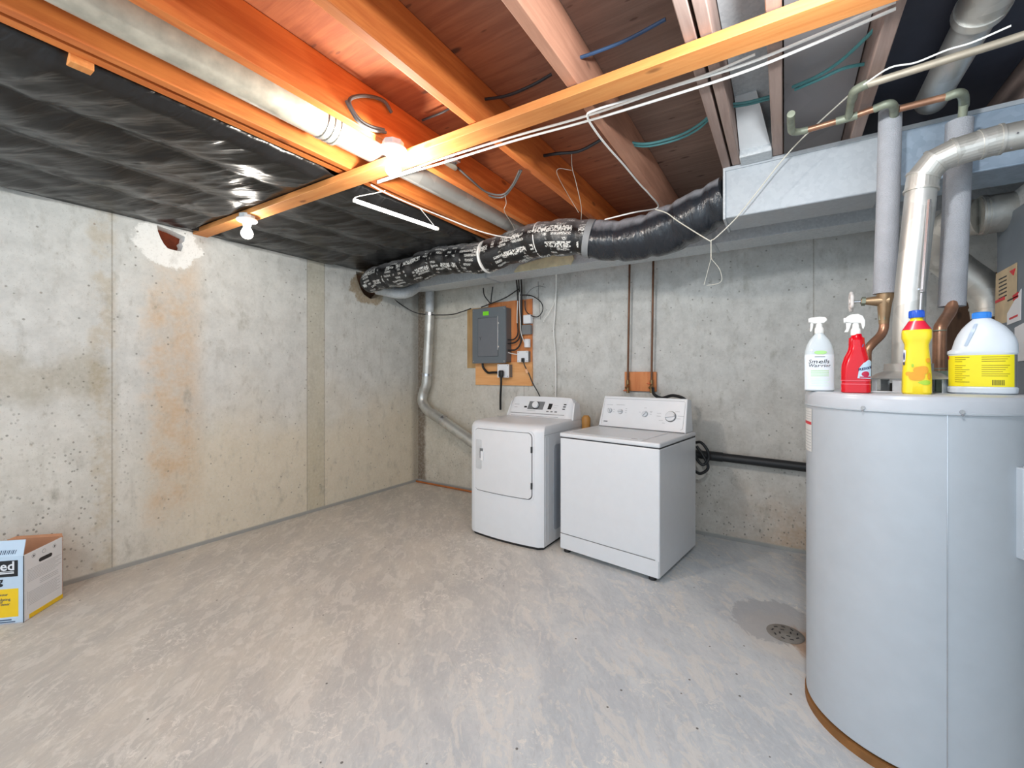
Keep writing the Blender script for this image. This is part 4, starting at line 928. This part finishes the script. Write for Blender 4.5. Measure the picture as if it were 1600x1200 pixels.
bundle('black_cable', 'black cable sagging from the left wall hole past the dryer vent to the panel', [[(604, 458, .45), (630, 478, .25), (655, 490, .14), (700, 492, .12), (722, 487, .1), (736, 482, .08)]], M_bcable, .0055)
bundle('black_cable', 'black cable fanning from the duct down onto the top of the panel', [[(755, 450, .12), (757, 462, .08), (766, 474, .07)], [(770, 448, .1), (768, 462, .08), (767, 474, .07)], [(810, 452, .08), (790, 465, .07), (768, 474, .07), (752, 480, .07)]], M_bcable, .006)
bundle('black_cable', 'black cable looped in a ring above the white transformer', [[(812, 461, .06), (830, 462, .06), (845, 472, .06), (848, 485, .06), (840, 495, .06), (828, 492, .06), (821, 484, .06), (820, 470, .06)]], M_bcable, .005)
bundle('grey_wire', 'thin loose grey wires standing out above the looped black cable', [[(822, 484, .05), (822, 464, .05), (830, 452, .05), (842, 447, .05), (852, 449, .05)], [(841, 440, .05), (842, 470, .05), (845, 500, .05)]], M_gcable, .002, 'wire')
bundle('white_cable', 'white cable hanging down the back wall behind the dryer', [[(869, 425, .22), (869, 450, .05), (867, 490, .03), (865, 520, .03), (868, 560, .03), (868, 640, .03)]], M_wcable, .0065)
bundle('white_wire', 'short white wire ending in a loop beside the long white cable', [[(868, 458, .04), (866, 472, .04), (858, 488, .04), (851, 498, .04), (849, 502, .04), (851, 503, .04)]], M_wcable, .003, 'wire')

# copper supply pipes and bracket board behind the washer
mk('valve_board', wbox(976, 581, 1025, 612, 0, .03), M_ply, bevel=.002, label='small orange wooden board carrying the washer valves', cat='board')
for px_, side_ in ((983, 'left'), (1020, 'right')):
    th = thing('washer_supply_pipe', side_+' thin copper supply pipe running down the wall to the washer valves', 'pipe', tuple(Q(px_-3, 606, .05)))
    mk('pipe_run', tube([Q(px_+1, 400, .05), Q(px_-2, 596, .05)], .0085, 12), plain('dark_tarnished_copper', (116, 80, 58), .45, .4, .2), th, smooth=True, world=True)
    mk('valve_body', [tube([Q(px_-2, 594, .05), Q(px_-2, 614, .05)], .014, 12), tube([Q(px_-2, 602, .06), Q(px_-5, 606, .11)], .010, 10)], plain('valve_brass', (150, 122, 84), .35, .8, .2), th, smooth=True, world=True)
    mk('valve_handle', lathe([(.004, -.004), (.018, 0), (.018, .006), (.004, .010)], tuple(Q(px_-6, 600 if side_ == 'right' else 611, .12)-th.location), 12), plain('orange_handle', (216, 110, 62), .5), th, smooth=True)
bundle('washer_hose', 'black rubber hose arching just above the washer console', [[(1020, 606, .08), (1022, 616, .10), (1034, 622, .10), (1052, 618, .12), (1072, 626, .14), (1076, 650, .14)]], M_rub, .012, 'hose')
# black drain pipe
dp = thing('drain_pipe', 'black plastic drain pipe running along the back wall to the heater', 'pipe', (3.3, YW-.07, .62))
mk('pipe_run', tube([(2.60, YW-.07, .64), (4.3, YW-.07, .595)], .031, 24), M_rub, dp, smooth=True, world=True)
mk('coupling', tube([(3.08, YW-.07, .627), (3.17, YW-.07, .625)], .035, 24), M_rub, dp, smooth=True, world=True)
mk('drain_hose', [tube([(2.98, 3.44, .72), (3.03, 3.42, .73), (3.075, 3.41, .68), (3.085, 3.41, .62), (3.05, 3.40, .57), (3.01, 3.40, .60), (2.99, 3.40, .66)], .0105, 10, 8),
                  tube([(3.0, 3.42, .70), (3.05, 3.41, .63), (3.08, 3.41, .56), (3.06, 3.41, .52), (3.02, 3.41, .50), (2.98, 3.42, .52)], .0105, 10, 8)], M_rub, smooth=True, label='black hose coiled behind the right side of the washer', cat='hose')

# dryer vent
dv_ = thing('dryer_vent', 'shiny metal dryer vent pipe coming down the corner and bending behind the dryer', 'vent pipe', tuple(at(664, 620, y=3.45)))
VP = lambda x, y, yy=3.45: at(x, y, y=yy)
mk('upper_pipe', tube([VP(672, 452), VP(671, 505)], .046, 24), M_galvd, dv_, smooth=True, world=True)
mk('middle_pipe', tube([VP(672, 488), VP(667, 590)], .050, 24), M_pipe, dv_, smooth=True, world=True)
mk('elbow', tube([VP(667, 584), VP(666, 600), VP(661, 615), VP(660, 628, 3.44), VP(668, 641, 3.43), VP(680, 650, 3.42)], .053, 24, 4), M_pipe, dv_, smooth=True, world=True)
mk('lower_pipe', tube([VP(676, 646, 3.42), VP(735, 688, 3.38), VP(775, 715, 3.34)], .056, 24), M_pipe, dv_, smooth=True, world=True)
mk('crimp_ring', [tube([VP(672, 489), VP(672, 493)], .053, 24), tube([VP(667, 584), VP(667, 588)], .055, 24), tube([VP(691, 656, 3.41), VP(694, 658, 3.41)], .059, 24)], M_chrome, dv_, smooth=True, world=True)
mk('copper_tube', tube([(.02, 3.50, .012), (1.5, 3.50, .012)], .010, 12), plain('bright_copper', (214, 130, 76), .3, .6, .1), smooth=True, label='thin copper tube lying on the floor along the back wall corner', cat='pipe')

# ================================================================= WASHER
def put(px0, py0): pass
wr = math.atan2(2.578-2.679, 2.935-2.23)
ws = thing('washing_machine', 'white top-loading washing machine with four console knobs, right of the dryer', 'washing machine', (2.23, 2.679, 0), wr)
WW, WD, WH = .712, .66, .836
mk('cabinet', [box(.003, WW-.003, .004, WD, .03, WH-.040)], M_white, ws, bevel=.008, seg=3)
mk('kick_panel', box(.008, WW-.008, -.001, .03, .032, .132), M_white, ws, bevel=.002)
mk('panel_seam', box(.006, WW-.03, .002, .006, .132, .137), M_grey, ws)
mk('top_deck', [box(0, WW, 0, WD, WH-.034, WH-.004)], M_white, ws, bevel=.010, seg=3)
mk('deck_gap', box(.006, WW-.006, .008, WD-.004, WH-.042, WH-.032), M_dark, ws)
ldd = mk('lid', box(.06, WW-.12, .035, WD-.20, WH-.006, WH-.001), plain('lid_enamel', (218, 222, 226), .25, 0, .01), ws, bevel=.003)
q = mk('lid_handle_notch', box(WW-.20, WW-.16, .045, .053, WH-.002, WH+.0005), M_grey, ws, bevel=.001, under=ldd)
mk('foot', [], M_black, ws) if False else None
for x_ in (.04, WW-.06):
    for y_ in (.04, WD-.06): mk('foot', lathe([(.02, 0), (.024, .004), (.02, .032)], (x_, y_, 0), 14), M_black, ws, smooth=True)
# console: wedge with sloped face
cz0, cz1 = WH-.004, 1.065
cy0, cy1 = WD-.155, WD-.075
def wedge(x0, x1, y0, y1, yb, z0, z1, tp=.0):
    V = [(x0, y0, z0), (x1, y0, z0), (x1+tp, yb, z0), (x0-tp, yb, z0), (x0+.012, y1, z1), (x1-.012, y1, z1), (x1-.012+tp, yb, z1-.01), (x0+.012-tp, yb, z1-.01)]
    return V, [(3, 2, 1, 0), (4, 5, 6, 7), (0, 1, 5, 4), (1, 2, 6, 5), (2, 3, 7, 6), (3, 0, 4, 7)]
con = mk('console', [wedge(.022, WW-.022, cy0, cy1, WD, cz0, cz1)], M_white2, ws, bevel=.006, seg=3)
mk('console_gap', box(.03, WW-.03, cy0-.004, cy0+.004, cz0-.001, cz0+.006), M_grey, ws)
sl = Vector((0, cy1-cy0, cz1-cz0)).normalized(); nr = Vector((0, -sl.z, sl.y))
def cf(u_, v_, h=0): return Vector((u_, cy0, cz0))+sl*v_+nr*(h+.0015)
LH = (Vector((0, cy1, cz1))-Vector((0, cy0, cz0))).length
q = mk('bezel_line', [tube([cf(.045, .02), cf(.045, LH-.02), cf(WW-.055, LH-.02), cf(WW-.045, LH-.03), cf(WW-.045, .03), cf(WW-.06, .02)], .0012, 6)], M_lgrey, ws, under=con)
for u_, v_, r_, nm in ((.100, .128, .017, 'small'), (.190, .125, .017, 'small'), (.385, .118, .020, 'small'), (.575, .112, .034, 'large')):
    kb = mk('knob', [tube([cf(u_, v_, 0), cf(u_, v_, .012)], r_, 28), prism([(-r_*.9, -r_*.2), (r_*.9, -r_*.2), (r_*.9, r_*.2), (-r_*.9, r_*.2)], .012, .024, lambda a, b, h, u_=u_, v_=v_, an=(.9 if u_ in (.385,) else .2 if r_ > .03 else 2.2 if u_ < .15 else 0): cf(u_+a*math.cos(an)-b*math.sin(an), v_+a*math.sin(an)+b*math.cos(an), h))], plain('knob_plastic', (214, 217, 221), .3, 0, .02), ws, smooth=True, label='large dial knob' if r_ > .03 else None)
    q = mk('knob_ring', [tube([cf(u_, v_, -.001), cf(u_, v_, .0015)], r_*1.16, 28)], M_grey if r_ > .03 else M_lgrey, ws, smooth=True, under=kb)
pr_ = []
for u_, v_, L_ in ((.095, .175, .05), (.185, .178, .07), (.385, .165, .02), (.135, .14, .012), (.135, .12, .012), (.235, .15, .012), (.235, .135, .014), (.235, .12, .012), (.345, .13, .012), (.43, .135, .014), (.43, .12, .016), (.43, .14, .02), (.49, .13, .03), (.49, .11, .03), (.645, .12, .04), (.63, .10, .03), (.51, .08, .03), (.53, .062, .02), (.62, .15, .03)):
    pr_.append(prism(rect(u_-L_/2, u_+L_/2, v_-.0012, v_+.0012), 0, .0004, lambda a, b, h: cf(a, b, h)))
q = mk('small_print', pr_, M_lgrey, ws, under=con)
q = mk('maker_badge', prism(rect(.062, .095, .038, .046), 0, .001, lambda a, b, h: cf(a, b, h)), M_grey, ws, under=con)

# ================================================================= DRYER
ds = thing('clothes_dryer', 'white front-loading clothes dryer with a square door, left of the washer', 'dryer', (1.481, 2.630, 0), math.atan2(-.016, .649))
DW, DD, DH = .652, .64, .879
def bow(x): return -.030*(1-(2*x/DW-1)**2)
def outline(inf, ins):
    pts = []; N = 20
    for k in range(N+1):
        x = ins+(DW-2*ins)*k/N; rr = .02
        e = min(x-ins, DW-ins-x); c_ = (rr-math.sqrt(max(0, rr*rr-(rr-min(e, rr))**2)))
        pts.append((x, bow(x)+inf+c_))
    pts += [(DW-ins, DD-ins*.3), (ins, DD-ins*.3)]; return pts
lev = [(.022, .0, .0), (.80, 0, 0), (.825, .003, .0)]
for k in range(1, 7):
    a = k/6*PI/2; lev.append((.825+.054*math.sin(a), .003+.075*(1-math.cos(a)), .022*(1-math.cos(a))))
V, F = [], []
for z_, inf, ins in lev: V += [(x, y, z_) for x, y in outline(inf, ins)]
n = len(outline(0, 0))
for i in range(len(lev)-1):
    for k in range(n): a, b = i*n+k, i*n+(k+1) % n; F.append((a, b, b+n, a+n))
F.append(tuple(reversed(range(n)))); F.append(tuple(range((len(lev)-1)*n, len(lev)*n)))
mk('cabinet', (V, F), M_white, ds, smooth=True)
V, F = [], []
for z_ in (0, .022):
    V += [(x, y, z_) for x, y in outline(.014, .012)]
F = [(k, (k+1) % n, (k+1) % n+n, k+n) for k in range(n)]+[tuple(range(n, 2*n)), tuple(reversed(range(n)))]
mk('base_plinth', (V, F), M_black, ds)
mk('top_seam', [box(.01, DW+.0008, .02, DD-.01, .806, .809)], M_lgrey, ds)
def dplate(u0, u1, v0, v1, r, off0, off1, N=40):
    """rounded plate lying on the bowed front"""
    V, F = [], []
    cols = [u0+(u1-u0)*k/N for k in range(N+1)]
    xs = sorted(set(cols+[u0+r*(1-math.cos(q_*PI/10)) for q_ in range(6)]+[u1-r*(1-math.cos(q_*PI/10)) for q_ in range(6)]))
    for x in xs:
        e = min(x-u0, u1-x); c_ = 0 if e >= r else r-math.sqrt(max(0, r*r-(r-e)**2))
        for off in (off0, off1):
            for z_ in (v0+c_, v1-c_): V.append((x, bow(x)-off, z_))
    m_ = len(xs)
    for i in range(m_-1):
        a, b = 4*i, 4*i+4
        F += [(a+2, b+2, b+3, a+3), (a, a+1, b+1, b), (a, b, b+2, a+2), (a+1, a+3, b+3, b+1)]
    F += [(0, 2, 3, 1), (4*m_-4, 4*m_-3, 4*m_-1, 4*m_-2)]
    return V, F
mk('door_surround', dplate(.045, .592, .335, .868-.03, .05, -.002, .0022), M_white, ds, smooth=True)
mk('door_gap', dplate(.060, .577, .350, .824, .035, -.002, .0032), M_dark, ds, smooth=True)
dr = mk('door', dplate(.064, .573, .356, .821, .033, -.002, .0085), M_door, ds, smooth=True)
hd_ = mk('door_handle', dplate(.075, .135, .515, .74, .012, .004, .0105), plain('handle_shade', (206, 208, 210), .35), ds, smooth=True, under=dr)
q = mk('handle_slot', [dplate(.118, .150, .655, .675, .002, .008, .0125), dplate(.118, .128, .60, .66, .002, .008, .0125)], M_grey, ds, under=dr)
q = mk('handle_grip', dplate(.130, .158, .585, .653, .004, .004, .016), M_white2, ds, bevel=.001, under=dr)
for z_ in (.45, .705):
    q = mk('hinge', dplate(.569, .579, z_-.022, z_+.022, .002, .0, .012), M_black, ds, under=dr)
mk('side_panel_recess', [prism(rrect(.16, .60, .10, .72, .03), 0, .003, lambda u_, v_, h: (DW+h-.0005, u_, v_))], plain('recess_grey', (176, 182, 190), .35, 0, .02), ds)
mk('side_rib', [box(DW-.001, DW+.002, y_, y_+.006, .05, .79) for y_ in (.035, .075)], M_white, ds)
# console
c0, c1 = DD-.17, DD-.085; z0_, z1_ = DH-.01, 1.045
def dcons():
    N = 24; V = []; xs = []
    for k in range(N+1):
        x = .02+(DW-.04)*k/N; e = min(x-.02, DW-.02-x); rz = 0 if e > .05 else .05*(1-math.sqrt(max(0, 1-(1-e/.05)**2)))
        top = z1_-rz*1.2-.006*((2*x/DW-1)**2); sxo = 0
        t_ = .018*(1-e/.05) if e < .05 else 0
        V += [(x-(.03 if k == 0 else -.03 if k == N else 0)*0, c0+.5*t_, z0_), (x, c0+(c1-c0)*.96, top-.012), (x, c1+.006, top), (x, c1+.05, top-.004), (x, DD, top-.05), (x, DD, z0_)]
    F = []
    for k in range(N):
        for j in range(6):
            a = 6*k+j; b = 6*k+(j+1) % 6; F.append((a, a+6, b+6, b))
    F += [tuple(range(6)), tuple(reversed(range(6*N, 6*N+6)))]
    return V, F
dc = mk('console', dcons(), M_white2, ds, smooth=True)
# flared console shoulder on the right
mk('console_shoulder', [prism([(c0+.02, z0_), (DD, z0_), (DD, z1_-.05), (c1+.03, z1_-.03), (c1, z1_-.04)], 0, 1, lambda u_, v_, h: (DW-.024+h*.020*(1-(v_-z0_)/(z1_-z0_)), u_, v_)),
                        prism([(c0+.02, z0_), (DD, z0_), (DD, z1_-.05), (c1+.03, z1_-.03), (c1, z1_-.04)], 0, 1, lambda u_, v_, h: (.024-h*.020*(1-(v_-z0_)/(z1_-z0_)), u_, v_))], M_white2, ds)
sl2 = Vector((0, (c1-c0)*.96, z1_-.012-z0_)).normalized(); nr2 = Vector((0, -sl2.z, sl2.y))
def df(u_, v_, h=0): return Vector((u_, c0, z0_))+sl2*v_+nr2*(h+.001)
P_ = lambda *r: prism(rect(*r), 0, .001, lambda a, b, h: df(a+(b-.11)*.12, b, h))
q = mk('control_panel', P_(.215, .365, .078, .150), M_grey, ds, under=dc)
kb = mk('dial_knob', tube([df(.290, .114, 0), df(.290, .114, .022)], .028, 28), M_white2, ds, smooth=True, label='round white dial', under=dc)
q = mk('dial_ring', tube([df(.290, .112, -.001), df(.290, .112, .003)], .033, 28), M_dark, ds, smooth=True, under=dc)
q = mk('display', P_(.408, .442, .085, .135), M_black, ds, under=dc)
q = mk('button', [P_(.545, .568, .128, .137), P_(.545, .568, .108, .117), P_(.545, .568, .088, .097), P_(.178, .205, .090, .104)], M_black, ds, under=dc)
q = mk('button', [P_(.405, .428, .060, .070), P_(.445, .465, .060, .070), P_(.482, .505, .060, .070)], M_grey, ds, under=dc)
q = mk('small_print', [P_(.07, .12, .116, .120), P_(.08, .11, .090, .093), P_(.215, .30, .064, .066), P_(.46, .50, .12, .122), P_(.46, .49, .10, .102)], M_lgrey, ds, under=dc)
q = mk('console_line', [tube([df(.05, .040), df(.57, .040)], .0022, 6), tube([df(.06, .018), df(.52, .018)], .0012, 6)], M_grey, ds, under=dc)
mk('hose_elbow', lathe([(.03, 0), (.035, .01), (.035, .1), (.02, .12)], (2.19, 3.25, .78), 16), plain('tan_tube', (196, 140, 70), .5, 0, .1), smooth=True, label='tan tube showing between the backs of the dryer and washer', cat='hose')

# ================================================================= CARDBOARD BOX
c0_ = Vector((.350, .478, 0)); r1_ = Vector((.187, .646, 0)); lx = Vector((.284, .410, 0))
ex = (c0_-lx).normalized(); ey = Vector((-ex.y, ex.x, 0)); 
BL = (r1_-c0_).length; ey = (r1_-c0_).normalized(); ex = Vector((ey.y, -ey.x, 0))
if ex.dot(c0_-lx) < 0: ex = -ex
BX = .25; BH = .335
bx = thing('cardboard_box', 'open cardboard box printed white, pale blue and yellow beside the left wall', 'box', tuple(c0_), 0)
def bp(u_, v_, z): p = -ex*u_+ey*v_; return (p.x, p.y, z)
T_ = .004
BLr = BL
front_w = BX
mk('side_panel', prism([(0, 0), (BLr, 0), (BLr, BH+.006), (0, BH)], 0, T_, lambda u_, v_, h: bp(h, u_, v_)), M_cardw, bx)
hole_ = rrect(.085, .165, .265, .285, .0098)
sp_ = [c for c in bx.children if c.name.startswith('side_panel')][0]
q = mk('hand_hole', prism([(u_, v_+(u_-.12)*.0) for u_, v_ in hole_], -.0006, 0, lambda u_, v_, h: bp(h, u_, v_)), M_dark, bx, under=sp_)
q = mk('yellow_band', prism(rect(.03, BLr, .004, .026), -.0005, 0, lambda u_, v_, h: bp(h, u_, v_)), M_yel, bx, under=sp_)
q = mk('printed_lines', [prism(rect(.02, BLr-.01-.02*(i % 3), .25-i*.0075, .2515-i*.0075), -.0005, 0, lambda u_, v_, h: bp(h, u_, v_)) for i in range(9)]+[prism(rect(.09, BLr-.03, .173-i*.009, .175-i*.009), -.0005, 0, lambda u_, v_, h: bp(h, u_, v_)) for i in range(3)]+[prism(rect(.026, BLr-.02-.02*(i % 2), .135-i*.008, .1365-i*.008), -.0005, 0, lambda u_, v_, h: bp(h, u_, v_)) for i in range(9)]+[prism(rect(.02, .0212, .055, .145), -.0005, 0, lambda u_, v_, h: bp(h, u_, v_))], M_lgrey, bx, under=sp_)
q = mk('printed_icon', [prism(ell(u_, .312, .011, .011, 18)+[], -.0005, 0, lambda a, b, h: bp(h, a, b)) for u_ in (.055, .115, .18)], M_lgrey, bx, under=sp_)
q = mk('printed_icon', [prism(ell(u_, .312, .0085, .0085, 18)+[], -.0008, -.0005, lambda a, b, h: bp(h, a, b)) for u_ in (.055, .115, .18)], M_cardw, bx, under=sp_)
q = mk('printed_icon', [prism([(u_-.005, .311), (u_, .305), (u_+.005, .313), (u_, .318)], -.001, -.0008, lambda a, b, h: bp(h, a, b)) for u_ in (.055, .18)], M_ink, bx, under=sp_)
fp_ = mk('front_panel', prism([(0, 0), (BX, 0), (BX, BH), (0, BH)], 0, T_, lambda u_, v_, h: bp(u_, h, v_)), M_cardb, bx)
FR = lambda poly, k=0: prism(poly, -.0005-k, 0, lambda u_, v_, h: bp(u_, h, v_))
q = mk('black_print', [FR(rect(.024, .245, .235, .315))], M_ink, bx, under=fp_)
q = mk('yellow_print', [FR(rect(.022, .245, .035, .175))], M_yel, bx, under=fp_)
tf = lambda ox, oz: (lambda x, y, z: bp(ox-x, -.0012-z, oz+y))
q = mk('white_lettering', [text('eed', .062, tf(.036, .268), align='RIGHT', bold=.0012), FR(rect(.040, .20, .250, .256), .0006), FR(rect(.040, .22, .259, .262), .0006)], M_cardw, bx, under=fp_)
q = mk('black_lettering', [text('g', .05, tf(.085, .200), align='RIGHT', bold=.001), text('r', .04, tf(.092, .178), align='RIGHT', bold=.0008)], M_ink, bx, under=fp_)
q = mk('small_lettering', [text(s_, .018, tf(ox_, oz_), align='RIGHT') for s_, ox_, oz_ in (('flavour', .064, .142), ('sulating', .054, .118), ('of', .086, .106), ('f inner', .056, .094))], M_inkb, bx, under=fp_)
q = mk('small_lettering', [FR(rect(.05, .14, .018, .024)), FR(rect(.035, .14, .008, .013))], M_inkb, bx, under=fp_)
mk('edge_line', [prism([(0, 0), (.0025, 0), (.0025, BH), (0, BH)], -.0007, 0, lambda u_, v_, h: bp(u_, h, v_))], M_ink, bx)
mk('back_panel', prism([(0, 0), (BX, 0), (BX, BH+.012), (0, BH+.012)], 0, T_, lambda u_, v_, h: bp(u_, BLr-h, v_)), M_card, bx)
mk('far_panel', prism([(0, 0), (BLr, 0), (BLr, BH), (0, BH)], 0, T_, lambda u_, v_, h: bp(BX-h, u_, v_)), M_card, bx)
mk('bottom_panel', prism([(0, 0), (BX, 0), (BX, BLr), (0, BLr)], .001, T_, lambda u_, v_, h: bp(u_, v_, h)), M_card, bx)
# flaps
fl = mk('front_flap', prism([(.004, 0), (BX-.004, 0), (BX-.03, .085), (.02, .085)], 0, T_, lambda u_, v_, h: bp(u_, v_*.42+h*.8+.001, BH+v_*.80)), M_cardb, bx)
q = mk('flap_barcode', [prism(rect(.040+i*.0085, .040+i*.0085+(.004 if i % 2 else .0025), .012, .034), -.0006, 0, lambda u_, v_, h: bp(u_, v_*.42+h*.8+.0005, BH+v_*.80)) for i in range(12)], M_inkb, bx, under=fl)
mk('back_flap', prism([(.004, 0), (BX-.004, 0), (BX-.02, .06), (.02, .06)], 0, T_, lambda u_, v_, h: bp(u_, BLr-.001+v_*.35+h, BH+.012+v_*.1)), M_card, bx)
mk('side_flap', prism([(.004, 0), (BLr-.004, 0), (BLr-.02, .10), (.02, .10)], 0, T_, lambda u_, v_, h: bp(.006+v_*.35+h, u_, BH-.002-v_*.9)), M_card, bx)

# ================================================================= FLOOR DRAIN
fd = thing('floor_drain', 'round grey floor drain grate beside the water heater base', 'drain', (3.555, 2.418, 0))
mk('grate', lathe([(.075, .0), (.078, .002), (.074, .005), (.01, .0055)], seg=32), plain('worn_grate', (150, 146, 140), .6, .3, .2), fd, smooth=True)
mk('drain_slot', [prism([(-.008, -.003), (.008, -.003), (.008, .003), (-.008, .003)], .0052, .0062, lambda u_, v_, h, a=a, r=r: (r*math.cos(a)+u_*math.cos(a+1.2)-v_*math.sin(a+1.2), r*math.sin(a)+u_*math.sin(a+1.2)+v_*math.cos(a+1.2), h)) for r, n_ in ((.025, 4), (.052, 9)) for a in [2*PI*k/n_+r*20 for k in range(n_)]], M_dark, fd)
